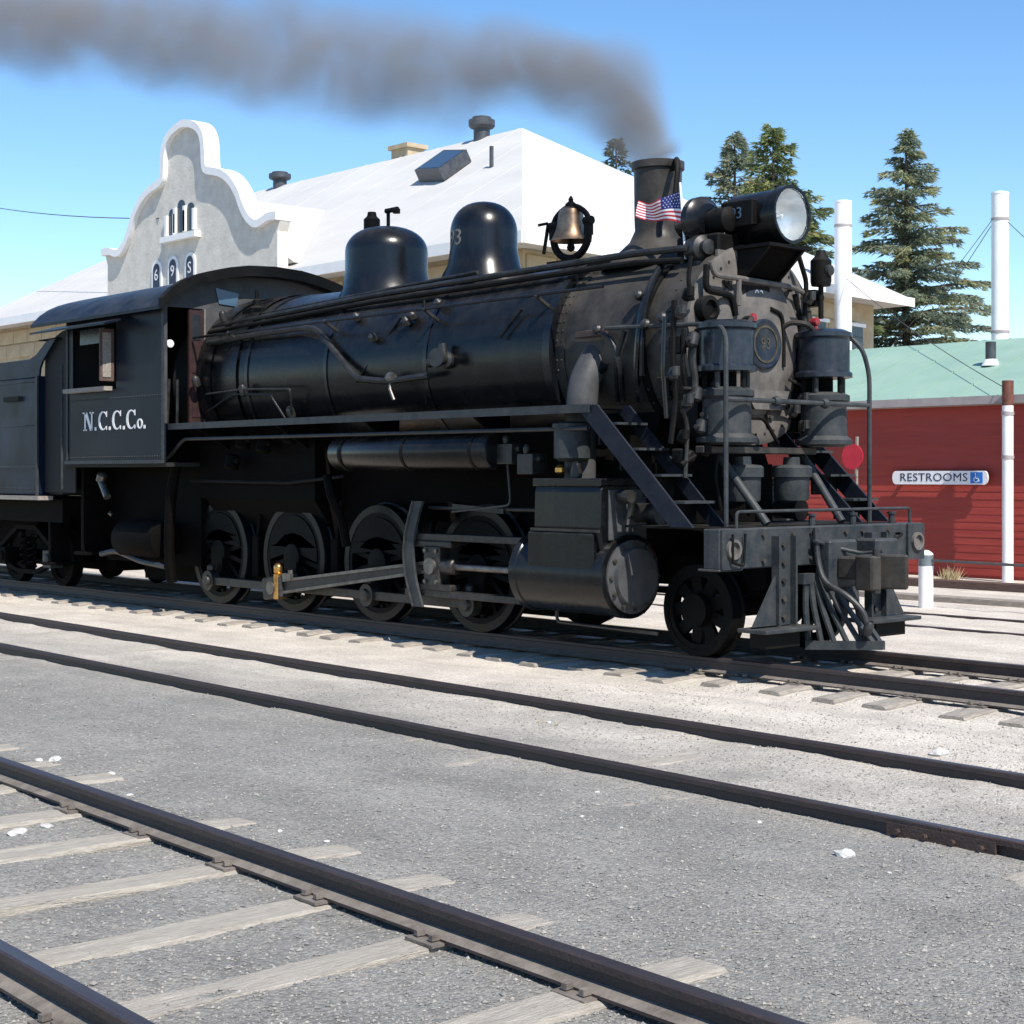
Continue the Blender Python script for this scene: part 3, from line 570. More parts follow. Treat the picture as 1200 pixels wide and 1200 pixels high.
# ------------------------------------------------------------------ trees
def spruce(label, px, pyt, depth, rad, m, seed, name='spruce_tree', step=.34, dens=1.0, low=.5, droop=.25, lean=0):
    R_ = np.random.RandomState(seed); top = CAMP + ray(px, pyt) * depth; x, y, H = top.x, top.y, top.z
    t = thing(name, label, 'tree', (x, y, 0), 'spruces behind the buildings')
    g = G(); g.tube([(x, y, -.2), (x + lean, y, H * .5), (x, y, H - .2)], [.24, .14, .02], n=8); g.build('trunk', 'bark', t)
    V = []; T = []; z = low; br = G()
    while z < H - .15:
        f = 1 - (z - low) / (H - low); L0 = rad * f * (1.38 - .38 * f) * (1 - .25 * max(0, f - .85) / .15) + .12; nb = 5 + int(4 * f)
        for k in range(nb):
            a = R_.rand() * 2 * PI; L = L0 * R_.uniform(.6, 1.15); el0 = R_.uniform(-.05, .28) + .35 * (1 - f); tint = np.clip(R_.normal(.42, .2), 0, 1)
            ns = max(3, int(L / .16)); d = np.array([math.cos(a), math.sin(a)]); sd = np.array([-d[1], d[0], 0]); P = np.array([x, y, z + R_.uniform(-.28, .28) * (.3 + f)]); pts = [tuple(P)]
            for i in range(ns):
                u = (i + 1) / ns; el = el0 - droop * 1.9 * u + .30 * max(0, u - .75); st = L / ns
                P = P + st * np.array([d[0] * math.cos(el), d[1] * math.cos(el), math.sin(el)]); pts.append(tuple(P))
                w = (.10 + .46 * L * (1 - u) * u + .10) ; q = int(R_.poisson(5.2 * dens * (.5 + u)))
                for j in range(q):
                    c = P + sd * R_.uniform(-1, 1) * w * .75 + np.array([0, 0, R_.uniform(-.16, .05)]); an = R_.uniform(-1.0, 1.0); ll = R_.uniform(.14, .30); ww = R_.uniform(.022, .05)
                    o = np.array([d[0] * math.cos(an) - d[1] * math.sin(an), d[0] * math.sin(an) + d[1] * math.cos(an), R_.uniform(-.75, .25)]) * ll
                    s_ = np.cross(o, R_.normal(size=3)); s_ *= ww / (np.linalg.norm(s_) + 1e-6)
                    V += [c - s_, c + s_, c + o]; T += [np.clip(tint + R_.normal(0, .16), 0, 1)] * 3
            if L > .5: br.tube(pts[::max(1, ns // 3)] + [pts[-1]], [.03 * L / 2 + .012] * len(pts[::max(1, ns // 3)]) + [.006], n=4)
        z += step * (.6 + .7 * f) * R_.uniform(.7, 1.25)
    br.build('branches', 'bark', t)
    me = bpy.data.meshes.new('crown'); n = len(V) // 3; me.from_pydata([tuple(v) for v in V], [], [(3 * i, 3 * i + 1, 3 * i + 2) for i in range(n)]); me.materials.append(MATS[m])
    at = me.attributes.new('tint', 'FLOAT', 'POINT'); at.data.foreach_set('value', np.array(T, float)); link('crown', me, t); return n
nt_ = spruce('large loose blue-green spruce standing between the two tall white pipes', 1062, 150, 58, 4.7, 'spruce_blue', 1, dens=2.6, step=.31, droop=.3)
nt_ += spruce('dark green spruce with a slim top above the headlight', 906, 145, 57, 5.4, 'spruce_green', 2, dens=2.3, step=.31)
nt_ += spruce('pale thin spruce left of the slim dark one', 861, 152, 61, 4.7, 'spruce_thin', 3, dens=1.9, step=.35)
nt_ += spruce('dark treetop showing beside the smokestack above the depot roof', 722, 160, 62, 3.6, 'leafy', 4, dens=1.1, step=.36)

# ------------------------------------------------------------------ pale stones and scraps on the gravel
def rock(p, s, label, seed, flat=.6, grp=None):
    bm = bmesh.new(); bmesh.ops.create_icosphere(bm, subdivisions=2, radius=1)
    for v in bm.verts:
        k = 1 + .35 * mnoise.noise(v.co * 1.6 + Vector((seed * 3.1, 0, 0))) + .15 * mnoise.noise(v.co * 4 + Vector((0, seed, 0))); v.co = Vector((v.co.x * s[0], v.co.y * s[1], v.co.z * s[2])) * k
    me = bpy.data.meshes.new('white_stone'); bm.to_mesh(me); bm.free(); me.materials.append(MATS['pale_stone'])
    o = link('white_stone', me, None, Vector((p.x, p.y, gz(p.x, p.y) + s[2] * .45))); o.rotation_euler = (0, 0, seed); tag(o, label, 'stone', grp); return o
rock(atZ(990, 1002, 0), (.055, .04, .022), 'largest white stone lying alone on grey gravel', 1)
for i, (x, y, s) in enumerate(((65, 892, .05), (45, 893, .035), (130, 906, .028), (152, 935, .025), (328, 975, .02), (383, 988, .018), (643, 848, .025), (882, 876, .022), (528, 870, .02), (682, 955, .016), (890, 965, .02), (700, 928, .016), (1100, 884, .07), (728, 968, .014), (1042, 1022, .012))):
    own = {0: 'larger of two white stones lying together beside the nearest track', 1: 'smaller of two white stones lying together beside the nearest track', 12: 'broad flat pale stone between the half buried track and the locomotive track', 7: 'white stone touching the far rail of the half buried track'}
    rock(atZ(x, y, 0), (s, s * .7, s * .4), own.get(i, 'small white stone scattered on the gravel'), i + 2, grp=None if i in own else 'small white stones on the gravel')
for i, (x, y, s) in enumerate(((20, 968, .07), (55, 962, .05))):
    rock(atZ(x, y, .02), (s, s * .6, s * .22), ('larger', 'smaller')[i] + ' crumbled white lump on a weathered tie of the nearest track', i + 40)
R_ = random.Random(11)
for i in range(26):
    x, y = R_.uniform(620, 1190), R_.uniform(765, 800); p = atZ(x, y, .02)
    if -.62 < p.y < .62 and p.x > -1: rock(p, (.05, .04, .022), 'brown splinter of ballast between the rails before the pilot', i + 60, grp='ballast lumps between the rails').data.materials[0] = MATS['tie_dark']

# ------------------------------------------------------------------ steam locomotive
RZ = .17                                   # railhead
BZ, BR, SR = 3.0, .98, .90                 # boiler axis height, jacket radius, smokebox radius
L = thing('steam_locomotive', 'black steam locomotive with smoking stack, lettered N.C.C.Co. on its cab', 'locomotive', (-4, 0, RZ))
AX = (1, 0, 0)
def part(g, name, m, parent=None, **k): return g.build(name, m, parent if parent is not None else L, **k)
# boiler and smokebox
g = G(); g.lathe([(1.06, -8.35), (1.05, -7.2), (1.0, -5.0), (BR, -3.5), (BR, -1.84)], (0, 0, BZ), AX, 72); boiler = part(g, 'boiler', 'black_paint')
g = G(); g.lathe([(SR, -1.86), (SR, -.12)], (0, 0, BZ), AX, 72); smokebox = part(g, 'smokebox', 'graphite')
def band(x, r, w, name='boiler_band', m='black_gloss', par=None):
    g = G(); g.lathe([(r - .03, -w / 2), (r, -w / 2), (r, w / 2), (r - .03, w / 2)], (x, 0, BZ), AX, 64); return part(g, name, m, par)
band(-3.72, BR + .012, .06, par=boiler); band(-5.5, 1.022, .06, par=boiler); band(-7.1, 1.062, .06, par=boiler)
band(-1.83, BR + .014, .10, 'jacket_ring', 'black_gloss', boiler)
band(-.62, SR + .02, .09, 'smokebox_ring', 'black_dull', smokebox); band(-.13, SR + .035, .09, 'smokebox_ring', 'graphite', smokebox)
band(-1.72, SR + .012, .12, 'rivet_ring', 'graphite', smokebox)
def rivets(name, pts, r, par, m, nrm):
    g = G()
    for p in pts: g.lathe([(r, 0), (r * .8, r * .6), (0, r * .75)], p, nrm(p) if callable(nrm) else nrm, 6)
    return part(g, name, m, par, kind='stuff')
def ringpts(x, r, n, a0=0, a1=2 * PI): return [(x, r * math.sin(a0 + (a1 - a0) * i / n), BZ + r * math.cos(a0 + (a1 - a0) * i / n)) for i in range(n)]
rad = lambda p: (0, p[1], p[2] - BZ)
rivets('rivets', ringpts(-1.755, SR + .012, 60) + ringpts(-1.69, SR + .012, 60) + ringpts(-.32, SR, 50) + ringpts(-.62, SR + .02, 40), .013, smokebox, 'graphite', rad)
# smokebox front: ring, door, dogs, hinge, number board, plate
g = G(); g.lathe([(SR + .03, -.09), (SR + .03, -.05), (SR - .02, -.03), (.66, -.03), (.64, -.06)], (0, 0, BZ), AX, 64); front = part(g, 'smokebox_front', 'graphite_face', smokebox)
g = G(); g.lathe([(.655, -.05), (.655, -.01), (.62, .01), (.40, .05), (.2, .068), (0, .072)], (0, 0, BZ), AX, 48); door = part(g, 'smokebox_door', 'graphite_face')
for i in range(14):
    a = 2 * PI * (i + .5) / 14; c, s = math.cos(a), math.sin(a); g = G()
    g.bar((-.005, .60 * s, BZ + .60 * c), (-.005, .74 * s, BZ + .74 * c), .05, .035, up=(1, 0, 0)); g.cyl((-.03, .69 * s, BZ + .69 * c), (.045, .69 * s, BZ + .69 * c), .022, n=6)
    part(g, 'door_dog', 'graphite', door, smooth=False)
rivets('rivets', [(-.03, .83 * math.sin(2 * PI * i / 40), BZ + .83 * math.cos(2 * PI * i / 40)) for i in range(40)], .016, smokebox, 'graphite', (1, 0, 0))
for dz in (.25, -.25):
    g = G(); g.bar((.035, .05, BZ + dz), (.0, .72, BZ + dz), .03, .07); part(g, 'hinge_strap', 'graphite', door, smooth=False)
g = G(); g.cyl((.02, .73, BZ - .36), (.02, .73, BZ + .36), .025); part(g, 'hinge_pin', 'graphite', door)
g = G(); g.lathe([(.235, .06), (.235, .085), (.215, .095), (.2, .088), (0, .088)], (0, 0, BZ), AX, 40); plate = part(g, 'round_plate', 'compressor')
g = G(); g.lathe_open([(.175, .088), (.175, .096), (.155, .096), (.155, .088)], (0, 0, BZ), AX, 40); part(g, 'plate_ring', 'brass_dull', plate)
put_text('plate_number', '93', .15, 'brass_dull', plate, lambda x, y, z: Vector((.092 + z * .5, x, BZ + y)))
a = atX(870, 333, .03); b = atX(902, 356, .03); g = G(); g.box2((-.02, a.y, b.z), (.03, b.y, a.z)); nb = part(g, 'number_board', 'black_dull', None, smooth=False)
put_text('board_number', '93', .13, 'white_letter', nb, lambda x, y, z: Vector((.034 + z * .4, (a.y + b.y) / 2 + .04 + x, (a.z + b.z) / 2 - .01 + y)))
g = G(); g.box2((-.02, -.62, BZ - .42), (.02, .0, BZ - .36)); g.prism([(-.35, -.42), (.30, -.42), (.22, -.60), (-.2, -.60)], lambda p, q, d: (d, p + .1, BZ + q), .0, .05); part(g, 'step_bracket', 'graphite_face', None, smooth=False)
# stack
ST = atY(771, 190, 0); sx = ST.x; r = 27.5 / scl(ST); zt = ST.z
g = G(); g.lathe_open([(.56, 3.80), (.46, 3.90), (.40, 3.97), (r + .05, 4.08), (r - .005, 4.2), (r, 4.3), (r + .005, zt - .09), (r + .03, zt - .08), (r + .03, zt - .01), (r - .01, zt), (r - .05, zt), (r - .06, 4.25), (r - .06, 3.9)], (sx, 0, 0), n=48); part(g, 'smokestack', 'graphite')
g = G(); g.tube(rnd_path([(sx + r + .02, -.06, zt - .12), (sx + r + .10, -.09, zt - .02), (sx + r + .22, -.2, zt - .12), (sx + r + .24, -.26, zt - .42)], .1), .028); part(g, 'exhaust_pipe', 'black_dull')
# domes
def dome(name, px, pyt, rpx, zb, top_frac, m, flare):
    p = atY(px, pyt, 0); r = rpx / scl((p.x, 0, 4.2)); zt = p.z - .02; zs = zt - r * top_frac; pr = [(r * 1.0 + flare, zb - .15), (r + flare * .75, zb), (r + flare * .3, zb + .10), (r + .012, zb + .22), (r, zb + .30), (r, zs)]
    for i in range(1, 11):
        t = i / 10 * PI / 2; pr.append((r * math.cos(t) ** .82 if i < 10 else 0, zs + (zt - zs) * math.sin(t)))
    g = G(); g.lathe(pr, (p.x, 0, 0), n=56); return part(g, name, m), p.x, r, zs
sd, sdx, sdr, sdz = dome('sand_dome', 567, 235, 39.5, 4.0, .92, 'black_gloss', .12)
stm, stx, str_, stz = dome('steam_dome', 453, 264, 48.5, 3.9, .62, 'black_gloss', .10)
zc = atY(545, 277, -sdr).z
put_text('dome_number', '93', .25, 'letter_worn', sd, lambda x, y, z: Vector((sdx + (sdr + .004 + z) * math.sin(x * 1.05 / sdr - .16), -(sdr + .004 + z) * math.cos(x * 1.05 / sdr - .16), zc + y)), ext=.002)
p = atY(428, 268, 0); g = G(); g.cyl((p.x, .1, 3.9), (p.x, .1, p.z - .05), .07); g.lathe([(.09, 0), (.10, .05), (.10, .18), (.06, .22), (.05, .27)], (p.x, .1, p.z - .06)); part(g, 'safety_valve', 'black_dull')
p = atY(455, 246, .05); g = G(); zz = p.z; g.cyl((p.x, .05, stz + .2), (p.x, .05, zz), .022); g.cyl((p.x - .04, .05, zz - .01), (p.x + .18, .05, zz - .01), .03); g.lathe([(.045, 0), (.045, .05), (.02, .07)], (p.x + .16, .05, zz - .06)); part(g, 'whistle', 'black_dull')
# bell
bp_ = atY(669, 262, 0); bx = bp_.x; s = scl((bx, 0, 4.3)); ztop = atY(669, 246, 0).z; zl = atY(669, 283, 0).z; r = 24.5 / s; ztop += .03
bell = G().lathe([(0, ztop), (r * .34, ztop - .006), (r * .52, ztop - .03), (r * .60, ztop - .08), (r * .66, ztop - .18), (r * .76, ztop - .26), (r * .90, zl + .03), (r * 1.0, zl + .006), (r * 1.0, zl), (r * .9, zl + .01), (r * .55, ztop - .2), (0, ztop - .08)], (bx, 0, 0), n=32).build('bell', 'bronze', L)
g = G(); g.cyl((bx, 0, zl - .09), (bx, 0, ztop - .1), .018, n=8); g.lathe([(0, -.05), (.04, -.03), (.045, 0), (.03, .04), (0, .05)], (bx, 0, zl - .06), n=12); part(g, 'clapper', 'black_dull', bell)
g = G(); g.lathe([(.07, ztop - .02), (.06, ztop + .03), (.025, ztop + .06), (.028, ztop + .08), (.012, ztop + .11), (0, ztop + .12)], (bx, 0, 0), n=12); part(g, 'bell_top', 'black_dull', bell)
g = G(); R_ = r + .045
yk = [(R_ * math.cos(t) * (.62 + .38 * abs(math.cos(t))), ztop - .17 + .18 * math.sin(t)) for t in np.linspace(0, PI, 15)]; g.tube([(bx + a_, 0, b_) for a_, b_ in yk], .03, n=8); part(g, 'bell_yoke', 'black_dull')
g = G(); g.tube([(bx + (R_) * math.cos(t), 0, zl + .06 + (zl - 3.98) * .95 * math.sin(t)) for t in np.linspace(PI, 2 * PI, 15)], .04, n=8)
for q in (-1, 1): g.bar((bx + q * R_, 0, zl + .04), (bx + q * R_, 0, ztop - .16), .08, .06, up=(0, 1, 0)); g.cyl((bx + q * R_ - .05, 0, ztop - .17), (bx + q * R_ + .05, 0, ztop - .17), .045, n=12)
g.box((bx, 0, 3.95), (.42, .3, .14)); part(g, 'bell_stand', 'black_dull')
g = G(); g.bar((bx - R_ - .08, 0, ztop - .13), (bx - R_ - .1, -.05, zl - .1), .035, .03); g.bar((bx - R_ - .1, 0, ztop - .13), (bx - R_ - .1, -.12, ztop - .16), .03, .03); part(g, 'bell_crank', 'black_dull')
# headlight with bracket
hf = atY(929, 251, 0); hx = hf.x; hz = hf.z; hr = .255
g = G(); g.lathe_open([(.0, -.66), (hr - .04, -.655), (hr - .01, -.62), (hr - .01, -.10), (hr + .012, -.09), (hr + .012, -.0), (hr - .015, .0), (hr - .02, -.03)], (hx, 0, hz), AX, 44); hl = part(g, 'headlight', 'black_paint')
g = G(); g.lathe_open([(hr - .02, -.03), (.2, -.15), (.12, -.22), (.03, -.25), (0, -.25)], (hx, 0, hz), AX, 36); part(g, 'reflector', 'reflector', hl)
g = G(); g.lathe([(hr - .018, -.018), (hr - .018, -.008)], (hx, 0, hz), AX, 36); part(g, 'lens', 'lamp_glass', hl)
g = G(); g.lathe([(0, -.21), (.03, -.2), (.04, -.17), (.02, -.13), (0, -.12)], (hx, 0, hz), AX, 12); part(g, 'bulb', 'white_letter', hl)
g = G(); g.box2((hx - .60, -hr - .05, hz - .10), (hx - .22, -hr + .03, hz + .14)); nbx = part(g, 'number_box', 'black_dull', hl, smooth=False, bevel=.01)
put_text('number', '93', .15, 'cab_glass', hl, lambda x, y, z: Vector((hx - .41 + x, -hr - .053 - z * .4, hz + .02 + y)))
zb = hz - hr - .02
g = G(); g.box2((-.35, -.30, zb - .03), (hx - .02, .30, zb)); g.prism([(-.10, zb - .031), (hx - .06, zb - .031), (-.10, zb - .42)], lambda a_, b_, d: (a_, d, b_), -.26, -.23); g.prism([(-.10, zb - .031), (hx - .06, zb - .031), (-.10, zb - .42)], lambda a_, b_, d: (a_, d, b_), .23, .26); g.box2((-.12, -.26, zb - .42), (-.095, .26, zb - .035)); part(g, 'headlight_bracket', 'black_dull', None, smooth=False)
g = G(); g.prism([(-.10, zb - .035), (hx - .12, zb - .035), (-.08, zb - .38)], lambda a_, b_, d: (a_, d, b_), -.228, .228); part(g, 'bracket_box', 'undergear', None, smooth=False)
g = G(); g.prism([(-.16, zb - .04), (-.34, zb - .04), (-.34, zb - .5), (-.16, zb - .75)], lambda a_, b_, d: (-.085 + (d if d else 0), a_ - .16, b_), 0, .03); part(g, 'bracket_plate', 'graphite_face', None, smooth=False)
# turbo generator beside the headlight
tx, ty, tz = -.42, -.33, 4.16
g = G(); g.lathe([(0, -.24), (.10, -.23), (.15, -.20), (.17, -.10), (.17, -.03), (.225, -.02), (.225, .05), (.19, .07), (.15, .13), (.0, .15)], (tx, ty, tz), (1, -.12, 0), 36); gen = part(g, 'turbo_generator', 'black_paint')
g = G(); g.lathe([(.10, 0), (.115, .02), (.115, .24), (.06, .27), (0, .275)], (tx + .13, ty + .03, tz - .02), (1, -.12, 0), 24); part(g, 'dynamo_body', 'black_dull', gen)
g = G(); g.box2((tx - .18, ty - .14, 3.78), (tx + .35, ty + .16, tz - .15)); part(g, 'generator_base', 'black_dull', gen, bevel=.02)
# valve cluster under the generator
v0 = atX(825, 291, -.25); g = G(); g.lathe([(.06, -.12), (.12, -.1), (.13, 0), (.12, .08), (.07, .1), (.07, .16), (.03, .17)], (v0.x - .05, v0.y, v0.z), (1, -.3, 0), 20); g.cyl((v0.x - .05, v0.y, v0.z - .35), (v0.x - .05, v0.y, v0.z), .06); part(g, 'steam_valve', 'pipe_grey')
v1 = atX(828, 362, .02); g = G(); g.lathe([(.05, -.1), (.105, -.08), (.12, 0), (.12, .05), (.08, .06), (.07, .02), (0, .02)], v1, AX, 22); part(g, 'classification_lamp', 'black_dull')
# far classification lamp, red markers
for (px, py, yy) in ((962, 318, .72),):
    p = atY(px, py, yy); g = G(); g.lathe([(.09, -.14), (.10, -.1), (.10, .1), (.06, .14), (.04, .2)], p, n=18); g.cyl((p.x, p.y, p.z - .45), (p.x, p.y, p.z - .1), .025); lm = part(g, 'marker_lamp', 'black_dull')
    g = G(); g.lathe([(.06, 0), (.05, .03), (0, .04)], (p.x + .09, p.y, p.z), AX, 16); part(g, 'lens', 'pipe_grey', lm)
for (px, py, yy) in ((956, 377, .62), (882, 372, None)):
    p = atY(px, py, yy) if yy is not None else atX(px, py, .06); g = G(); g.lathe([(.015, -.05), (.038, -.04), (.042, .01), (.035, .025), (0, .03)], p, AX, 16)
    if yy is not None: g.cyl((p.x, p.y, p.z - .3), (p.x, p.y, p.z - .04), .02)
    part(g, 'red_marker', 'red_lens')
# pipes over the smokebox front
def pipe(name, pts, r, m='pipe_grey', par=None, c=.07, n=8):
    g = G(); g.tube(rnd_path(pts, c), r, n); return part(g, name, m, par)
def fx(pts, X): return [atX(x, y, X) for x, y in pts]
def fy(pts, Y): return [atY(x, y, Y) for x, y in pts]
pipe('front_pipe', fx([(833, 306), (837, 322), (866, 326), (930, 337), (945, 345)], .07), .026, 'graphite_face')
pipe('front_pipe', fx([(866, 327), (865, 358)], .07), .026, 'graphite_face')
pipe('front_pipe', fx([(828, 310), (827, 340), (858, 346), (862, 370)], .05), .03, 'black_dull')
pipe('front_pipe', fx([(903, 362), (916, 368), (918, 392), (918, 430)], .06), .022, 'black_dull')
pipe('front_pipe', fx([(810, 300), (806, 330), (812, 352)], .02), .02, 'black_dull')
pipe('front_pipe', fx([(931, 345), (938, 372), (938, 420), (930, 446)], .03), .025, 'black_dull')
pipe('front_pipe', fx([(869, 489), (895, 490), (912, 520)], .1), .018, 'black_dull')
pipe('injector_pipe', fx([(813, 396), (812, 424), (816, 448), (810, 474), (800, 482)], .12), .028, 'pipe_grey')
pipe('injector_pipe', fx([(801, 386), (800, 430), (803, 452)], .08), .02, 'black_dull')
for px, py in ((812, 398), (816, 462), (829, 486), (822, 500)):
    p = atX(px, py, .16); g = G(); g.lathe([(.03, -.07), (.055, -.05), (.055, .05), (.03, .07)], p, (0, .3, 1), 12); g.cyl(p, p + Vector((.02, -.1, 0)), .02, n=8); part(g, 'valve', 'pipe_grey')
# air compressors on either side of the smokebox front
def compressor(yc):
    xc = .23; s = 1 if yc > 0 else -1
    c = thing_part = G(); g = G(); g.lathe([(.22, 2.70), (.27, 2.71), (.27, 2.75), (.245, 2.77), (.245, 3.07), (.27, 3.09), (.27, 3.13), (.2, 3.16), (0, 3.17)], (xc, yc, 0), n=36); up = part(g, 'air_compressor', 'compressor')
    g = G(); g.lathe([(.2, 2.06), (.27, 2.08), (.27, 2.12), (.22, 2.16), (.215, 2.46), (.245, 2.49), (.245, 2.54), (.18, 2.57)], (xc, yc, 0), n=36); part(g, 'air_cylinder', 'frame_grey', up)
    g = G(); g.cyl((xc, yc, 2.55), (xc, yc, 2.72), .09); part(g, 'centre_piece', 'undergear', up)
    for a in range(6): g = G(); g.cyl((xc + .19 * math.cos(a), yc + .19 * math.sin(a), 2.53), (xc + .19 * math.cos(a), yc + .19 * math.sin(a), 2.72), .024, n=8); part(g, 'tie_bolt', 'frame_grey' if a % 2 else 'black_dull', up)
    g = G(); g.box2((-.14, yc - .16, 2.2), (xc - .2, yc + .16, 3.0)); part(g, 'mounting_bracket', 'black_dull', up, smooth=False)
    g = G(); g.tube(rnd_path([(xc + .05, yc - s * .2, 3.12), (xc + .05, yc - s * .3, 3.2), (xc - .1, yc - s * .38, 3.22), (-.05, yc - s * .4, 3.1)], .06), .025); part(g, 'steam_feed', 'graphite', up)
compressor(-.71); compressor(.68)
for yc in (-.36, .34):
    xc = .12; g = G(); g.lathe([(.03, 1.55), (.155, 1.555), (.16, 1.57), (.165, 1.77), (.19, 1.775), (.19, 1.86), (.17, 1.88), (.08, 1.89), (.075, 1.96)], (xc, yc, 0), n=28); part(g, 'air_strainer', 'frame_grey')
g = G(); g.box2((.10, -.98, 1.985), (.20, .62, 2.05)); part(g, 'cross_bar', 'graphite', None, smooth=False, bevel=.008)
for yc in (-.55, .55):
    g = G(); g.cyl((.02, yc * 1.1, 2.0), (.55, yc * .98, 1.36), .038, n=12); part(g, 'smokebox_brace', 'frame_grey')
# hand rails
hoop = [(.5, -1.03, 1.33)]; 
for s in (-1, 1):
    pts = [(.5, s * 1.03, 1.33), (.5, s * 1.03, 2.75), (.46, s * .98, 2.98), (.36, s * .93, 3.1), (.1, s * .93, 3.13), (-1.0, s * 1.0, 3.16)]
    pipe('handrail', pts, .022, 'frame_grey', None, .12)
pipe('handrail', [(.5, -1.03, 2.45), (.5, 1.03, 2.45)], .022, 'frame_grey')
for s in (-1, 1):
    g = G(); g.lathe([(.035, -.04), (.05, 0), (.035, .04)], (.5, s * .35, 2.45), (0, 1, 0), 12); part(g, 'handrail_fitting', 'frame_grey')
lows = fx([(870, 600), (874, 596), (1060, 598), (1078, 600), (1078, 640)], .72)
pipe('deck_rail', [(.72, -1.15, 1.33), (.72, -1.15, 1.48), (.72, 1.36, 1.48), (.72, 1.36, 1.0)], .014, 'frame_grey', None, .04)
# long pipes and rails along the boiler
def on_boiler(px, py, rr):
    d = ray(px, py); a_ = d.y ** 2 + d.z ** 2; b_ = 2 * (CAMP.y * d.y + (CAMP.z - BZ) * d.z); c_ = CAMP.y ** 2 + (CAMP.z - BZ) ** 2 - rr * rr; D = b_ * b_ - 4 * a_ * c_
    t = (-b_ - math.sqrt(max(D, 0))) / (2 * a_); return CAMP + d * t
def ob(pts, rr): return [on_boiler(x, y, rr) for x, y in pts]
pipe('steam_pipe', [(-8.2, -.83, 3.68), (-5.0, -.66, 3.83), (-1.0, -.58, 3.90), (-.35, -.58, 3.88)], .034, 'pipe_grey', None, .3)
pipe('steam_pipe', [(-8.2, -.90, 3.60), (-5.0, -.745, 3.74), (-1.0, -.66, 3.80), (-.35, -.66, 3.76)], .03, 'black_dull', None, .3)
pipe('steam_pipe', [(-8.2, -.72, 3.75), (-5.6, -.6, 3.86), (-3.4, -.52, 3.95)], .022, 'pipe_grey', None, .3)
pipe('side_handrail', [(-8.2, -1.13, 3.52), (-1.0, -1.03, 3.55)], .016, 'black_gloss', None)
for x in (-7.4, -5.4, -3.62, -1.9):
    rr = math.hypot(1.1, .52); g = G(); yy = -1.13 + (x + 8.2) * .0139; g.bar((x, yy * .82, BZ + .52 * .82), (x, yy, 3.53), .03, .03); g.lathe([(.0, -.03), (.03, 0), (0, .03)], (x, yy, 3.53), n=10); part(g, 'handrail_stanchion', 'pipe_grey')
pipe('feed_pipe', ob([(244, 402), (300, 392), (355, 384), (372, 386), (418, 444), (455, 447), (503, 440)], 1.11), .036, 'pipe_grey', None, .12)
p = on_boiler(458, 443, 1.1); g = G(); g.lathe([(.05, -.05), (.07, 0), (.05, .05)], p, AX, 12); g.tube([p, p + Vector((.02, -.03, -.12)), p + Vector((.08, -.02, -.24))], .018); part(g, 'drain_cock', 'steel')
p = on_boiler(520, 421, 1.06); g = G(); g.lathe([(.05, -.16), (.09, -.12), (.09, -.02), (.06, .0), (.06, .08), (.1, .1), (.1, .13)], p, (.25, -1, .1), 16); g.cyl(p, p + Vector((-.02, .0, .16)), .045); g.cyl(p, p + Vector((-.22, -.02, -.03)), .05); part(g, 'check_valve', 'pipe_grey')
for px, py in ((476, 377), (483, 370), (514, 356), (418, 372), (437, 396)):
    p = on_boiler(px, py, 1.05); g = G(); g.lathe([(.03, -.05), (.05, -.03), (.05, .03), (.02, .06)], p, (.1, -.6, .8), 10); part(g, 'boiler_fitting', 'pipe_grey', boiler)
for (pa, pb) in (((470, 372), (418, 448)), ((612, 362), (586, 396)), ((497, 352), (500, 474))):
    pipe('small_pipe', ob([pa, pb], 1.03), .014, 'black_dull', None)
# firebox end rods and clutter under the long pipe
pipe('reach_rod', ob([(242, 462), (285, 456), (340, 456), (342, 486)], 1.16), .014, 'pipe_grey', None, .04)
pipe('reach_rod', ob([(244, 482), (272, 462), (316, 462), (334, 490)], 1.15), .012, 'pipe_grey', None, .03)
for px, py in ((285, 458), (341, 484), (262, 372), (230, 448)):
    p = on_boiler(px, py, 1.14); g = G(); g.lathe([(.02, -.07), (.05, -.05), (.05, .05), (.03, .08)], p, (.1, -.4, 1), 10); part(g, 'valve', 'pipe_grey')
p = on_boiler(293, 372, 1.05); g = G(); g.lathe([(.1, -.1), (.1, .12), (.05, .15), (.05, .22), (.025, .24), (.025, .34)], p + Vector((0, .1, 0)), n=16); g.box(p + Vector((0, .1, .06)), (.42, .16, .10)); part(g, 'turret_valve', 'black_dull')
# crumpled lagging band by the cab
for k, (x0_, x1_) in enumerate(((-8.3, -7.9), (-7.75, -7.3))):
    g = G(); g.lathe_open([(1.075, x0_), (1.085, (x0_ + x1_) / 2), (1.075, x1_)], (0, 0, BZ), AX, 48); part(g, 'lagging_panel', 'black_paint', boiler)
# tall pipes down the smokebox side
for pts, r_ in (([(778, 306), (764, 330), (752, 362), (748, 400), (746, 440), (750, 470)], .034), ([(770, 318), (757, 350), (752, 400), (752, 440)], .022), ([(732, 388), (722, 420), (724, 470)], .024), ([(700, 388), (716, 396), (727, 430), (730, 470)], .028)):
    pipe('smokebox_pipe', ob(pts, .98), r_, 'black_gloss', None, .1)
for px, py in ((748, 346), (700, 386), (757, 380), (776, 372)):
    p = on_boiler(px, py, .99); g = G(); g.lathe([(.02, -.05), (.045, -.03), (.045, .03), (.02, .05)], p, (.3, -.8, .3), 10); part(g, 'clamp', 'pipe_grey', smokebox)
# lubricator box on the smokebox side
p = on_boiler(693, 391, .95); g = G(); g.box(p, (.42, .05, .07)); part(g, 'nameplate', 'brass' if False else 'rail_rust', smokebox, bevel=.01)
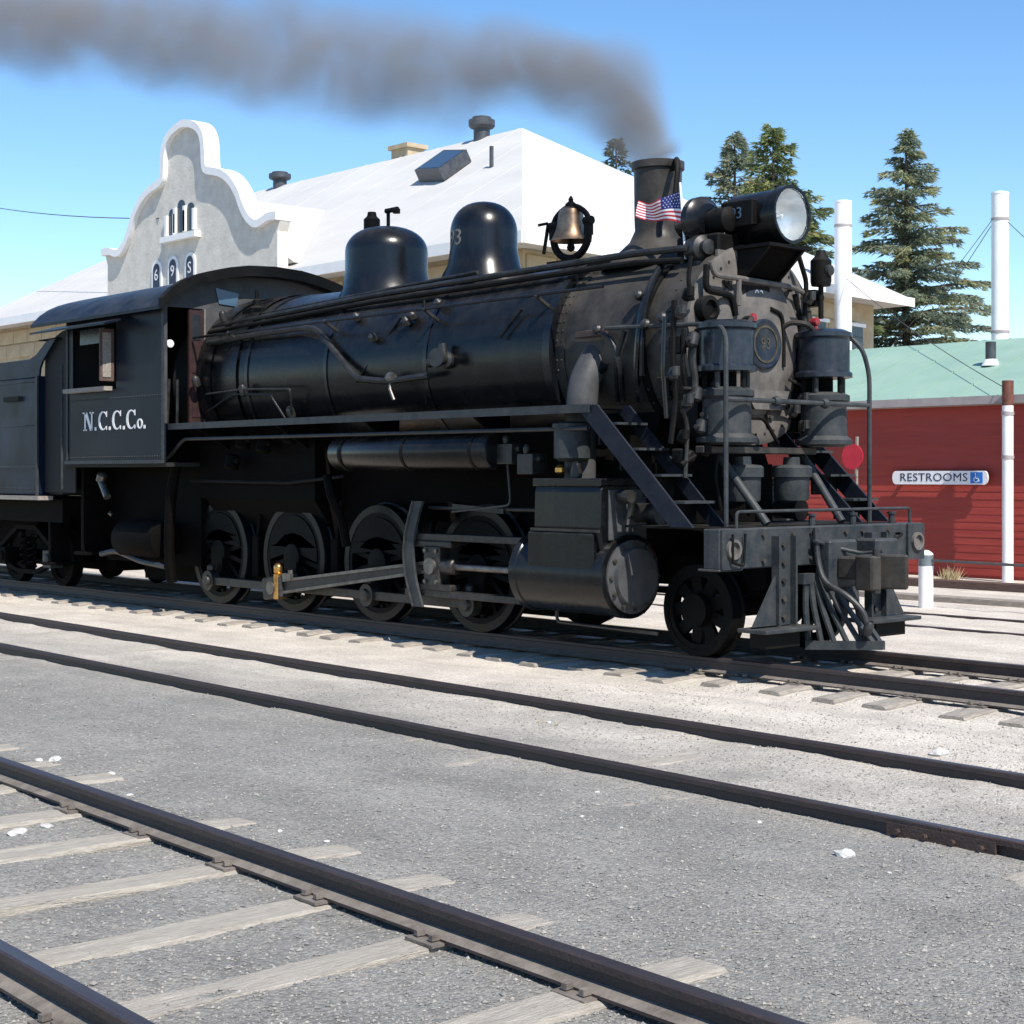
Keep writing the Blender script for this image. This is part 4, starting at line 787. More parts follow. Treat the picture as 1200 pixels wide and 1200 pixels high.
# steam pipe elbow to the cylinder
g = G(); pts = [(-1.3, -.72, 3.0), (-1.3, -.86, 2.86), (-1.3, -.98, 2.68), (-1.3, -1.02, 2.45), (-1.3, -1.04, 1.75)]; g.tube(rnd_path(pts, .15, 5), .15, 24); part(g, 'outside_steam_pipe', 'cab_grey')
g = G(); g.lathe([(.20, -.03), (.26, -.02), (.26, .03), (.2, .05)], (-1.3, -.80, 2.93), (0, -.75, .5), 28); part(g, 'pipe_flange', 'black_dull')
g = G(); g.lathe([(.12, 1.92), (.17, 1.95), (.17, 2.22), (.185, 2.23), (.185, 2.27), (.12, 2.29)], (-1.22, -1.22, 0), n=24); part(g, 'relief_valve', 'frame_grey')

# crowded piping round the smokebox front
for pts, r_, m_ in (([(790, 352), (788, 420), (792, 470), (786, 520)], .026, 'black_dull'), ([(798, 470), (806, 500), (803, 560)], .02, 'pipe_grey'), ([(820, 440), (838, 446), (842, 470)], .022, 'black_dull'), ([(800, 455), (838, 458)], .018, 'pipe_grey'),
                    ([(835, 520), (820, 530), (798, 545)], .022, 'black_dull'), ([(945, 440), (940, 470), (948, 500), (944, 530)], .024, 'black_dull'), ([(925, 445), (941, 452), (946, 480)], .018, 'pipe_grey'), ([(936, 300), (945, 330), (943, 370)], .024, 'black_dull'),
                    ([(953, 395), (948, 430), (949, 470)], .03, 'black_dull'), ([(779, 372), (777, 430), (781, 490)], .02, 'black_gloss'), ([(845, 470), (852, 500), (850, 522)], .018, 'pipe_grey'), ([(905, 470), (930, 472), (944, 484)], .016, 'black_dull'), ([(842, 520), (838, 560), (845, 598)], .018, 'black_dull')):
    pipe('front_pipe', fx(pts, .09), r_, m_, None, .06)
for k, (px, py) in enumerate(((805, 470), (800, 512), (838, 452), (941, 468), (948, 486), (930, 482), (941, 500), (806, 345), (797, 366), (789, 438), (826, 528), (948, 350))):
    p = atX(px, py, .14); g = G(); g.lathe([(.022, -.06), (.045, -.045), (.05, 0), (.045, .045), (.02, .06)], p, (.2 * (k % 3), .3 * (k % 2), 1), 10); g.cyl(p, p + Vector((.07, -.04, .02)), .02, n=8); g.cyl(p + Vector((.07, -.04, -.02)), p + Vector((.07, -.04, .06)), .035, n=10); part(g, 'valve', ('pipe_grey', 'black_dull', 'worn_steel')[k % 3])
for px, py, dx, dz in ((794, 404, .10, .16), (781, 455, .12, .20), (800, 535, .16, .14), (952, 350, .12, .16)):
    p = atX(px, py, -.02); g = G(); g.box(p, (.14, dx, dz)); g.cyl(p + Vector((.07, 0, 0)), p + Vector((.12, 0, 0)), dx * .35, n=12); part(g, 'control_valve', 'black_dull', None, bevel=.015)
# running boards
for s in (-1, 1):
    g = G(); g.box2((-8.3, s * .95, 2.40), (-.78, s * 1.42, 2.43)); rbd = part(g, 'running_board', 'black_dull', None, smooth=False)
    g = G(); g.box2((-8.3, s * 1.42, 2.36), (-.78, s * 1.438, 2.436)); part(g, 'board_edge', 'frame_grey', rbd, smooth=False)
    for x in (-7.6, -5.9, -4.2, -2.4):
        g = G(); g.prism([(.96, 2.398), (1.41, 2.398), (1.41, 2.35), (.98, 2.1)], lambda a_, b_, d, x=x, s=s: (x + d, s * a_, b_), -.02, .02); part(g, 'board_bracket', 'undergear', rbd, smooth=False)
    g = G(); g.lathe([(0, -4.97), (.1, -4.965), (.17, -4.94), (.19, -4.9), (.19, -2.32), (.17, -2.29), (.1, -2.265), (0, -2.26)], (0, s * 1.21, 2.03), AX, 32); tank = part(g, 'air_reservoir', 'black_paint')
    for x in (-4.7, -3.6, -2.5):
        g = G(); g.lathe([(.185, -.02), (.198, -.02), (.198, .02), (.185, .02)], (x, s * 1.21, 2.03), AX, 28); part(g, 'tank_strap', 'black_dull', tank)
pipe('air_line', [(-8.52, -1.36, 1.94), (-8.05, -1.36, 2.24), (-.86, -1.36, 2.22)], .022, 'pipe_grey', None, .1)
pipe('air_line', [(-8.4, -1.05, 1.72), (-6.2, -1.05, 1.70), (-5.0, -1.1, 1.78)], .02, 'black_dull')
pipe('air_line', [(-5.2, -1.2, 1.79), (-5.12, -1.2, 1.55), (-4.98, -1.15, 1.30), (-4.96, -1.1, 1.0)], .05, 'undergear', None, .1)
pipe('delivery_pipe', [(-8.48, -1.2, 1.95), (-8.62, -1.2, 1.6), (-8.7, -1.2, .9), (-8.7, -1.15, .42)], .07, 'undergear', None, .2)
for x, z in ((-7.05, 2.2), (-6.6, 2.15), (-6.05, 2.25), (-7.3, 1.95)):
    g = G(); g.lathe([(.05, -.1), (.09, -.07), (.09, .07), (.04, .1)], (x, -1.12, z), (.1, .2, 1), 14); g.cyl((x, -1.12, z), (x + .2, -1.15, z + .02), .03); part(g, 'injector', 'undergear')
# firebox, ash pan, frames
g = G(); g.box2((-8.3, -.98, 1.5), (-5.75, .98, 2.40)); part(g, 'firebox', 'undergear', None, smooth=False)
g = G(); g.prism([(-.95, 1.499), (.95, 1.499), (.55, .95), (-.55, .95)], lambda a_, b_, d: (d, a_, b_), -8.2, -5.8); part(g, 'ash_pan', 'undergear', None, smooth=False)
for s in (-1, 1):
    g = G(); g.box2((-9.2, s * .5, .78), (.6, s * .62, 1.05)); g.box2((-8.9, s * .5, .45), (-2.2, s * .62, .55)); g.box2((-10.6, s * .44, .36), (-1.9, s * .48, 1.5))  # frame bars, plus an added full plate blocking sunlit ground behind the wheels
    for x in (-8.05, -6.4, -4.72, -3.0):
        for q in (-.24, .24): g.box2((x + q - .05, s * .5, .551), (x + q + .05, s * .62, .779))
    part(g, 'frame_and_blackout', 'undergear', None, smooth=False)
    for x in (-7.2, -5.55, -3.85):
        g = G(); g.box((x, s * .56, 1.28), (.85, .1, .07)); g.box((x, s * .56, 1.36), (.6, .1, .06)); g.box((x, s * .56, 1.43), (.35, .1, .05)); g.box((x, s * .56, 1.16), (.06, .06, .2)); part(g, 'leaf_spring', 'undergear', None, smooth=False)
g = G(); g.box2((-1.75, -.88, .95), (-.55, .88, 1.9)); g.prism([(-.88, 1.901), (.88, 1.901), (.62, 2.45), (-.62, 2.45)], lambda a_, b_, d: (d, a_, b_), -1.7, -.6); part(g, 'cylinder_saddle', 'undergear', None, smooth=False)
g = G(); g.box2((-5.74, -.62, 1.1), (-1.8, .62, 2.3)); part(g, 'cradle_blackout', 'undergear', None, smooth=False)  # block extended so that no light shows between the drivers
# wheels
def wheel_geo(r, nsp, spoke=True, hub=.16, sw_=.055):
    """one spoked wheel in local coordinates, its axle along y, outer face at y = 0, body towards +y"""
    rim = G(); ri = r * .865
    rim.lathe_open([(ri, -.0), (ri, .11), (ri - .055, .11), (ri - .055, 0), (ri, 0)], (0, 0, 0), (0, 1, 0), 48)
    rim.lathe([(hub * .55, -.045), (hub, -.035), (hub, .13), (hub * .5, .13)], (0, 0, 0), (0, 1, 0), 28)
    if spoke:
        for i in range(nsp):
            a = 2 * PI * (i + .5) / nsp; c, s = math.cos(a), math.sin(a)
            rim.bar((hub * .9 * c, .055, hub * .9 * s), ((ri - .04) * c, .055, (ri - .04) * s), sw_, .045, up=(0, 1, 0))
    else: rim.lathe([(hub, .05), (ri - .05, .03), (ri - .05, .06), (hub, .08)], (0, 0, 0), (0, 1, 0), 40)
    ty = G(); ty.lathe_open([(ri, -.006), (r - .006, -.006), (r, .004), (r + .004, .105), (r + .028, .115), (r + .028, .135), (r + .01, .145), (ri, .145), (ri, -.006)], (0, 0, 0), (0, 1, 0), 56)
    return rim, ty
WY = -.835
DX = (-8.05, -6.4, -4.72, -3.0); DRR = .6475
def place(gv, x, y, z, s):
    """move a local wheel mesh to its place; s = -1 for the near side, +1 mirrors it to the far side"""
    for i, v in enumerate(gv.v): gv.v[i] = (v[0] + x, (v[1] if s < 0 else -v[1]) + y, v[2] + z)
    return gv
for i, x in enumerate(DX):
    for s in (-1, 1):
        rim, ty = wheel_geo(DRR, 14); z = RZ + DRR; y = s * -WY
        w = part(place(rim, x, y, z, s), 'driving_wheel', 'wheel_black'); part(place(ty, x, y, z, s), 'tyre', 'tyre_black', w)
        g = G(); a0, a1 = (10, 170) if i != 1 else (-5, 185); R1 = .50
        out = arc((0, 0), R1, a0, a1, 20); inn = [(p_[0], max(.20 + (.0 if i != 1 else -.08), .0) + .0 * p_[1]) for p_ in out][::-1]
        poly = out + [(.34, .16), (.18, .26), (0, .29), (-.18, .26), (-.34, .16)]
        g.prism(poly, lambda a_, b_, d: (a_, d, b_), -.012, .10); part(place(g, x, y, z, s), 'counterweight', 'wheel_black', w, smooth=False)
        g = G(); g.prism([(-.13, -.05)] + arc((0, -.35), .115, 180, 360, 12) + [(.13, -.05)], lambda a_, b_, d: (a_, d, b_), -.05, .06); part(place(g, x, y, z, s), 'crank', 'wheel_black', w, smooth=False)
    g = G(); g.cyl((x, -.72, RZ + DRR), (x, .72, RZ + DRR), .11); part(g, 'axle', 'undergear')
PZ = RZ + DRR - .35
# rods, crosshead, guides
for s in (-1, 1):
    yr = s * .965
    for xa, xb in zip(DX[:-1], DX[1:]):
        g = G(); g.box2((xa + .10, yr - .028, PZ - .05), (xb - .10, yr + .028, PZ + .05)); part(g, 'side_rod', 'worn_steel', None, smooth=False, bevel=.008)
    for x in DX:
        g = G(); g.cyl((x, s * .91, PZ), (x, s * 1.02, PZ), .125, n=24); g.lathe([(.075, 0), (.06, .03), (0, .035)], (x, s * 1.021, PZ), (0, s, 0), 16); g.lathe([(.035, 0), (.05, .02), (.05, .07), (.03, .09)], (x, yr, PZ + .115), n=12); part(g, 'rod_bearing', 'worn_steel')
    ym = s * 1.09; XH = -3.38; ZH = .85; bx0 = DX[1]
    dv = Vector((XH - bx0, 0, ZH - PZ)).normalized()
    p0 = Vector((bx0, ym, PZ)) + dv * .2; p1 = Vector((XH, ym, ZH)) - dv * .12
    g = G(); up = Vector((-dv.z, 0, dv.x))
    h0, h1 = .085, .062
    for sg_ in (-1, 1):
        g.bar(p0 + up * sg_ * (h0 - .016), p1 + up * sg_ * (h1 - .016), .075, .032, up=up)
    mr_ = part(g, 'main_rod', 'steel', None, smooth=False)
    g = G(); g.bar(p0, p1, .028, .11, up=up); part(g, 'rod_web', 'worn_steel', mr_, smooth=False)
    g = G(); g.box((bx0 + .0, ym, PZ), (.40, .12, .26), Matrix.Rotation(-math.atan2(dv.z, dv.x), 3, 'Y')); part(g, 'big_end', 'worn_steel', mr_, bevel=.02)
    g = G(); g.box((bx0 + .10, ym, PZ + .02), (.09, .135, .30)); g.lathe([(.04, 0), (.055, .03), (.055, .1), (.025, .13)], (bx0 + .06, ym, PZ + .16), n=14); part(g, 'big_end_brass', 'brass', mr_, bevel=.008)
    g = G(); g.box((bx0 + .30, ym, PZ + .14), (.16, .1, .08)); g.lathe([(.02, -.06), (.035, -.04), (.035, .06)], (bx0 + .32, ym, PZ + .16), n=8); part(g, 'grease_cup', 'steel', mr_)
    g = G(); g.cyl((bx0, s * .93, PZ), (bx0, s * 1.17, PZ), .08); part(g, 'crank_pin', 'steel')
    g = G(); g.box((XH, ym, ZH), (.26, .16, .42)); g.box((XH, ym, 1.08), (.6, .14, .07)); g.box((XH, ym, .63), (.6, .14, .07)); g.cyl((XH + .1, ym, ZH), (XH + .32, ym, ZH), .085, n=16); xh = part(g, 'crosshead', 'worn_steel', None, bevel=.015)
    g = G(); g.cyl((XH, ym - s * -.07, ZH), (XH, ym + s * .115, ZH), .085, n=20); part(g, 'wrist_pin', 'steel', xh)
    for dx_, dz_ in ((-.09, .16), (.09, .16), (-.09, -.16), (.09, -.16)):
        g = G(); g.cyl((XH + dx_, ym + s * .07, ZH + dz_), (XH + dx_, ym + s * .10, ZH + dz_), .024, n=6); part(g, 'crosshead_bolt', 'steel', xh)
    g = G(); g.cyl((XH + .3, ym, ZH), (-1.75, ym, ZH), .036, n=14); part(g, 'piston_rod', 'steel')
    for z in (1.15, .565):
        g = G(); g.box2((-3.85, ym - .06, z - .035), (-1.80, ym + .06, z + .035)); part(g, 'crosshead_guide', 'worn_steel', None, smooth=False, bevel=.006)
    # guide yoke: a curved plate
    yx = -3.80
    outer = [(yx + .16 - .16 * math.sin(PI * t), .42 + 1.1 * t) for t in np.linspace(0, 1, 14)]; inner = [(a_ + .15, b_) for a_, b_ in outer][::-1]
    g = G(); g.prism(outer + inner, lambda a_, b_, d: (a_, d, b_), s * 1.17, s * 1.20); yoke = part(g, 'guide_yoke', 'frame_grey', None, smooth=False)
    g = G(); g.tube([(a_, s * 1.20, b_) for a_, b_ in outer], .016, 6); part(g, 'yoke_rim', 'worn_steel', yoke)
    g = G(); g.box2((-3.72, s * .5, 1.30), (-3.62, s * 1.17, 1.50)); part(g, 'yoke_beam', 'undergear', None, smooth=False)
    # cylinder and valve chest
    cy = s * 1.12; cz_ = .87; cr = .37
    g = G(); g.lathe([(.2, -1.84), (cr - .03, -1.83), (cr + .012, -1.80), (cr + .012, -1.72), (cr, -1.71), (cr, -.66), (cr + .012, -.65), (cr + .012, -.55), (cr - .03, -.54)], (0, cy, cz_), AX, 48); cyl = part(g, 'cylinder', 'black_paint')
    g = G(); g.lathe([(cr - .035, -.545), (cr - .035, -.52), (.27, -.50), (.26, -.46), (.10, -.44), (0, -.44)], (0, cy, cz_), AX, 40); part(g, 'cylinder_cover', 'cab_grey', cyl)  # darker grey stands in for the shadow of the front steps
    for i in range(12):
        a = 2 * PI * i / 12; g = G(); g.cyl((-.53, cy + .30 * math.sin(a), cz_ + .30 * math.cos(a)), (-.485, cy + .30 * math.sin(a), cz_ + .30 * math.cos(a)), .02, n=6); part(g, 'cover_bolt', 'graphite', cyl)
    pl = [(-.30, 1.10), (-.34, 1.32), (-.33, 1.66), (-.28, 1.745), (.38, 1.745), (.38, 1.0), (-.15, 1.0)]
    g = G(); g.prism([(q, z) for q, z in pl], lambda a_, b_, d, s=s: (d, s * (1.12 - a_), b_), -1.50, -.62); ch = part(g, 'valve_chest', 'black_paint', None, smooth=False, bevel=.025)
    g = G(); g.prism([(-.362, .9), (-.362, 1.272), (.38, 1.272), (.38, .9)], lambda a_, b_, d, s=s: (d, s * (1.12 - a_), b_), -1.56, -.68); part(g, 'chest_skirt', 'black_paint', ch, smooth=False, bevel=.02)
    g = G(); g.box2((-1.515, s * .78, 1.69), (-.605, s * 1.455, 1.762)); part(g, 'chest_lid', 'black_paint', ch, bevel=.01, smooth=False)
    g = G(); g.box2((-.615, s * .84, 1.20), (-.585, s * 1.36, 1.66)); part(g, 'chest_cover', 'cab_grey', ch, bevel=.008, smooth=False)
    g = G(); g.box2((-1.52, s * 1.458, 1.275), (-.61, s * 1.475, 1.30)); part(g, 'chest_seam', 'graphite', ch, smooth=False)
    g = G(); g.cyl((-.6, s * 1.0, 1.45), (-.32, s * 1.0, 1.45), .09, n=18); g.cyl((-.34, s * 1.0, 1.45), (-.28, s * 1.0, 1.45), .11, n=18); g.cyl((-.56, s * 1.25, 1.6), (-.42, s * 1.25, 1.6), .06, n=14); g.cyl((-.5, s * 1.2, 1.4), (-.44, s * 1.2, 1.64), .03, n=10); part(g, 'valve_stem_housing', 'pipe_grey')
    pipe('drain_pipe', [(-1.5, s * 1.15, .52), (-1.5, s * 1.15, .40), (-.2, s * 1.15, .38)], .016, 'pipe_grey')
    g = G(); g.cyl((-3.75, s * 1.0, 1.45), (-1.5, s * 1.0, 1.45), .022); g.bar((-3.2, s * 1.02, 1.47), (-2.4, s * 1.02, 1.43), .03, .05); part(g, 'valve_rod', 'worn_steel')
p = Vector((-1.35, -1.25, 1.80)); g = G(); g.lathe([(.03, 0), (.05, .02), (.05, .06), (.02, .09)], p, n=12); part(g, 'oil_cup', 'brass'); g = G(); g.lathe([(.05, -.04), (.06, 0), (.03, .14), (.05, .16)], p + Vector((.22, 0, 0)), n=12); part(g, 'oil_cup', 'pipe_grey')
for k, (x, z) in enumerate(((-2.6, 1.95), (-2.15, 2.0), (-1.85, 1.9))):
    g = G(); g.box((x, -1.15, z), (.22, .2, .2)); g.cyl((x - .16, -1.18, z + .05), (x + .16, -1.18, z + .05), .03); g.lathe([(.03, 0), (.04, .05), (.02, .09)], (x, -1.22, z + .1), n=10); part(g, 'lubricator', 'pipe_grey', None, bevel=.02)
pipe('oil_pipe', [(-2.15, -1.2, 1.9), (-2.1, -1.2, 1.5), (-3.0, -1.2, 1.42)], .012, 'pipe_grey')
# brake shoes and hangers between the drivers
for s in (-1, 1):
    for x in (-7.22, -5.56, -3.86):
        g = G(); g.box((x, s * .80, .80), (.14, .1, .5)); g.bar((x, s * .80, 1.0), (x + .1, s * .80, 1.5), .05, .06, up=(0, 1, 0)); g.box((x, s * .72, .52), (.5, .05, .06)); part(g, 'brake_hanger', 'undergear', None, bevel=.01, smooth=False)
# leading wheels
LW = .415
for s in (-1, 1):
    rim, ty = wheel_geo(LW, 9, True, .15, .115); w = part(place(rim, 0, s * -WY, RZ + LW, s), 'leading_wheel', 'wheel_black'); part(place(ty, 0, s * -WY, RZ + LW, s), 'tyre', 'wheel_black', w)
    g = G(); g.lathe([(.15, -.06), (.14, -.03), (.14, .02)], (0, 0, 0), (0, 1, 0), 24); part(place(g, 0, s * -WY, RZ + LW, s), 'hub_cap', 'wheel_black', w)
g = G(); g.cyl((0, -.72, RZ + LW), (0, .72, RZ + LW), .09); part(g, 'axle', 'undergear')
g = G(); g.box2((-.45, -.60, .72), (.45, -.50, .95)); g.box2((-.45, .50, .72), (.45, .60, .95)); g.box2((-.12, -.499, .74), (.12, .499, .93)); part(g, 'pony_truck', 'undergear', None, smooth=False)
# front steps
for s in (-1, 1):
    a_ = Vector((-.80, 0, 2.40)); b_ = Vector((.36, 0, 1.40)); d_ = (b_ - a_).normalized(); up = Vector((-d_.z, 0, d_.x))
    lad = G()
    for k, yy in enumerate((s * 1.40, s * .98)):
        g = G(); pl = [(-.98, 2.43), (-.70, 2.43), (.46, 1.345), (.20, 1.345)] if k == 0 else [(-.90, 2.43), (-.70, 2.43), (.46, 1.345), (.28, 1.345)]
        g.prism(pl, lambda p_, q_, d: (p_, yy + d, q_), -.012, .012)
        if k == 0: lad = part(g, 'front_steps', 'step_blue', None, smooth=False)
        else: part(g, 'stringer', 'step_blue', lad, smooth=False)
    for k in range(4):
        t = (k + .62) / 4.3; c = a_.lerp(b_, t) + Vector((.05, 0, 0)); g = G(); g.box2((c.x - .12, s * .993, c.z - .012), (c.x + .12, s * 1.387, c.z + .010)); part(g, 'tread', 'frame_grey', lad, smooth=False)
        g = G(); g.box2((c.x - .12, s * .993, c.z - .19), (c.x - .10, s * 1.387, c.z - .013)); part(g, 'riser', 'black_dull', lad, smooth=False)
# pilot deck and beam
g = G(); g.box2((-.45, -1.30, 1.325), (.62, 1.30, 1.345)); part(g, 'pilot_deck', 'black_dull', None, smooth=False)
g = G(); g.box2((.62, -1.46, 1.0), (.80, 1.46, 1.34)); g.box2((.56, -1.47, .985), (.81, -1.16, 1.005)); beam = part(g, 'pilot_beam', 'frame_grey', None, bevel=.012, smooth=False)
for s in (-1, 1):
    g = G(); g.prism([(-.0, 1.335), (-.26, 1.335), (-.26, 1.0), (.0, 1.0)], lambda p_, q_, d: (.805 + d, s * (1.45 + p_), q_), 0, .02); ep = part(g, 'pocket_plate', 'frame_grey', beam, smooth=False)
    g = G(); g.lathe([(.085, .0), (.085, .03), (.06, .03), (.055, .0), (0, -.01)], (.826, s * 1.32, 1.17), AX, 24); part(g, 'poling_pocket', 'graphite_face', beam)
    for zz in (1.06, 1.28):
        for q in (.25, .5, .9):
            g = G(); g.cyl((.80, s * q, zz), (.825, s * q, zz), .022, n=6); part(g, 'beam_bolt', 'graphite', beam)
    # hanger post with bolts and footboard
    yp = s * .66
    g = G(); g.box2((.803, yp - .10, .50), (.825, yp + .10, 1.27)); g.box2((.803, yp - .125, .50), (.885, yp - .10, 1.27)); g.box2((.803, yp + .10, .50), (.885, yp + .125, 1.27)); post = part(g, 'footboard_hanger', 'frame_grey', None, smooth=False)
    for k in range(5):
        g = G(); zz = .57 + .155 * k; g.cyl((.825, yp, zz), (.85, yp, zz), .026, n=6); part(g, 'hanger_bolt', 'graphite', post)
    g = G(); g.prism([(.0, .0), (.30, .0), (.0, .42)], lambda p_, q_, d: (.83 + d, yp + s * (.126 + p_), .505 + q_), 0, .02); part(g, 'gusset', 'frame_grey', post, smooth=False)
    g = G(); g.box2((.70, s * .38, .455), (1.02, s * 1.12, .49)); fb = part(g, 'footboard', 'frame_grey', None, smooth=False, bevel=.006)
    g = G(); g.box2((.74, s * .55, .32), (.92, s * 1.0, .454)); part(g, 'footboard_box', 'black_dull', fb, smooth=False)
# pilot: V shaped cowcatcher with slats
pn = Vector((1.38, 0, .32)); pe = {s: Vector((.86, s * .40, .31)) for s in (-1, 1)}
g = G()
for s in (-1, 1): g.bar(pe[s], pn, .05, .075)
pil = part(g, 'pilot', 'frame_grey', None, smooth=False)
for s in (-1, 1):
    for k in range(6):
        t = (k + .25) / 6; b_ = pe[s].lerp(pn, t) + Vector((0, 0, .03)); t_ = Vector((.83 + .05 * t, s * (.37 - .33 * t), .88)); m_ = b_.lerp(t_, .55) + Vector((-.012, 0, -.01)); g = G()
        for q0, q1 in ((b_, m_), (m_, t_)): g.bar(q0 - (q1 - q0) * .02, q1 + (q1 - q0) * .02, .055, .022, up=(1, 0, .3))
        part(g, 'slat', 'frame_grey', pil, smooth=False)
g = G(); g.box2((.78, -.42, .84), (.86, .42, .93)); part(g, 'pilot_crossbar', 'frame_grey', pil, smooth=False)
# coupler with drawhead pocket
g = G(); g.box2((.805, -.20, .80), (.98, .20, 1.22)); cp = part(g, 'coupler', 'frame_grey', None, bevel=.02, smooth=False)
g = G(); g.box2((.98, -.11, .88), (1.22, .11, 1.08)); part(g, 'shank', 'graphite', cp, bevel=.02, smooth=False)
hd = [(1.20, -.12), (1.24, -.20), (1.42, -.21), (1.47, -.14), (1.40, -.08), (1.30, -.05), (1.30, .05), (1.40, .10), (1.52, .16), (1.50, .22), (1.38, .24), (1.24, .19), (1.20, .12)]
g = G(); g.prism(hd, lambda p_, q_, d: (p_, q_, d), .80, 1.10); part(g, 'knuckle_head', 'graphite', cp, bevel=.015, smooth=False)
g = G(); g.cyl((1.42, -.14, .78), (1.42, -.14, 1.16), .035); part(g, 'knuckle_pin', 'pipe_grey', cp)
g = G(); g.box2((.81, .38, .80), (1.05, .72, 1.22)); part(g, 'draft_block', 'frame_grey', None, bevel=.02, smooth=False)
g = G(); g.tube(rnd_path([(.85, -.24, 1.33), (.87, -.24, 1.05), (.95, -.26, .86), (1.18, -.22, .75), (1.30, -.16, .62), (1.33, -.14, .48)], .1), .028, 10); part(g, 'air_hose', 'rubber')
g = G(); g.lathe([(.03, -.05), (.042, -.03), (.042, .05), (.03, .07)], (1.33, -.14, .46), (.3, .1, 1), 12); part(g, 'hose_coupling', 'pipe_grey')
pipe('uncoupling_rod', [(.86, -1.36, 1.30), (.86, -1.36, 1.06), (.86, -1.22, 1.03), (.86, -1.20, 1.30)], .012, 'black_dull', None, .03)
pipe('uncoupling_rod', [(.88, -.3, 1.22), (.92, -.1, 1.16), (1.1, .1, 1.10), (1.3, .12, 1.13)], .018, 'frame_grey', None, .05)
pipe('grab_iron', [(.82, .75, 1.15), (.90, .75, 1.15), (.90, 1.0, 1.25), (.82, 1.0, 1.25)], .014, 'black_dull', None, .05)
for yy in (.5, 1.1, -.1):
    g = G(); g.cyl((.7, yy, 1.34), (.7, yy, 1.43), .03, n=10); g.cyl((.7, yy, 1.43), (.7, yy, 1.45), .045, n=10); part(g, 'deck_stud', 'frame_grey')

# cab
CF, CB, CY = -8.28, -10.9, 1.50
def ztop(y): return float(np.interp(abs(y), (0, .4, .7, 1.0, 1.15, 1.3, 1.42, 1.52, 1.6, 1.66), (4.44, 4.42, 4.37, 4.29, 4.245, 4.185, 4.11, 4.03, 3.94, 3.86)))
for s in (-1, 1):
    y0, y1 = s * (CY - .03), s * CY; g = G()
    g.box2((CB, y0, 1.95), (CF, y1, 2.92)); g.box2((CB, y0, 2.92), (CB + .16, y1, 3.78)); g.box2((-9.52, y0, 2.92), (CF, y1, 3.78)); g.box2((CB, y0, 3.78), (CF, y1, 3.97)); sw = part(g, 'cab_side', 'cab_sky_tint', None, smooth=False)
    g = G(); g.box2((CB + .10, s * (CY + .002), 2.90), (-9.62, s * (CY + .12), 2.955)); part(g, 'arm_rest', 'tie_dark', sw, smooth=False)
    g = G(); g.box2((CB - .02, s * (CY + .002), 1.94), (CF + .01, s * (CY + .035), 1.985)); part(g, 'bottom_angle', 'frame_grey', sw, smooth=False)
    g = G(); g.box2((CF - .045, s * (CY + .002), 1.99), (CF + .012, s * (CY + .014), 3.92)); part(g, 'corner_strip', 'frame_grey', sw, smooth=False)
    g = G(); g.box2((CB - .012, s * (CY + .002), 1.99), (CB + .03, s * (CY + .014), 3.9)); part(g, 'corner_strip', 'frame_grey', sw, smooth=False)
    g = G(); g.prism([(0, 0), (.36, -.10), (.36, -.125), (0, -.03)], lambda p_, q_, d: (d, s * (CY + .003 + p_), 3.84 + q_), -11.3, -9.15); part(g, 'awning', 'cab_sky_tint', sw, smooth=False)
    if s > 0: g = G(); g.box2((CB + .16, y0, 2.921), (-9.52, y0 + .02, 3.779)); part(g, 'far_window_block', 'interior', sw, smooth=False)  # added panel, blocks light through the unseen far window
    # hinged wind wing beside the window
    g = G(); g.box2((-9.60, s * (CY + .004), 3.02), (-9.57, s * (CY + .20), 3.70)); ww = part(g, 'wind_wing', 'timber_dark', sw, smooth=False)
    g = G(); g.box2((-9.568, s * (CY + .05), 3.07), (-9.562, s * (CY + .17), 3.65)); part(g, 'pane', 'timber_grey', sw, smooth=False)
    g = G(); g.box2((CB + .3, s * (CY - .06), 3.55), (-9.9, s * (CY - .034), 3.75)); part(g, 'roller_blind', 'compressor', sw, smooth=False)
    pts = [(CB + .02 + i * .066, s * CY, zz) for zz in (2.03, 2.80) for i in range(39)] + [(x, s * CY, 2.06 + i * .062) for x in (CF - .07,) for i in range(29)]
    rivets('rivets', pts, .011, sw, 'frame_grey', (0, s, 0))
Ys = [-1.5, -1.46, -1.2, -.95] + list(np.linspace(-.9, .9, 19)) + [.95, 1.2, 1.46, 1.5]
g = G()
for ya, yb in zip(Ys[:-1], Ys[1:]):
    ym_ = abs((ya + yb) / 2); zl_ = 3.90 if .95 < ym_ < 1.46 else (2.44 if ym_ > .5 else 3.3)
    g.add([(CF + .01, ya, zl_), (CF + .01, yb, zl_), (CF + .01, yb, ztop(yb) - .05), (CF + .01, ya, ztop(ya) - .05), (CF - .02, ya, zl_), (CF - .02, yb, zl_), (CF - .02, yb, ztop(yb) - .05), (CF - .02, ya, ztop(ya) - .05)], [(0, 1, 2, 3), (7, 6, 5, 4), (0, 4, 5, 1), (3, 2, 6, 7), (0, 3, 7, 4), (1, 5, 6, 2)])
cf = part(g, 'cab_front', 'cab_grey', None, smooth=False)
a = atX(252, 342, CF + .01); b = atX(279, 358, CF + .01)
g = G(); g.prism([(a.y, a.z + .05), (b.y, a.z), (b.y - .03, b.z - .02), (a.y + .05, b.z)], lambda p_, q_, d: (CF + .014 + d, p_, q_), 0, .012); part(g, 'front_window', 'cab_glass', cf, smooth=False)
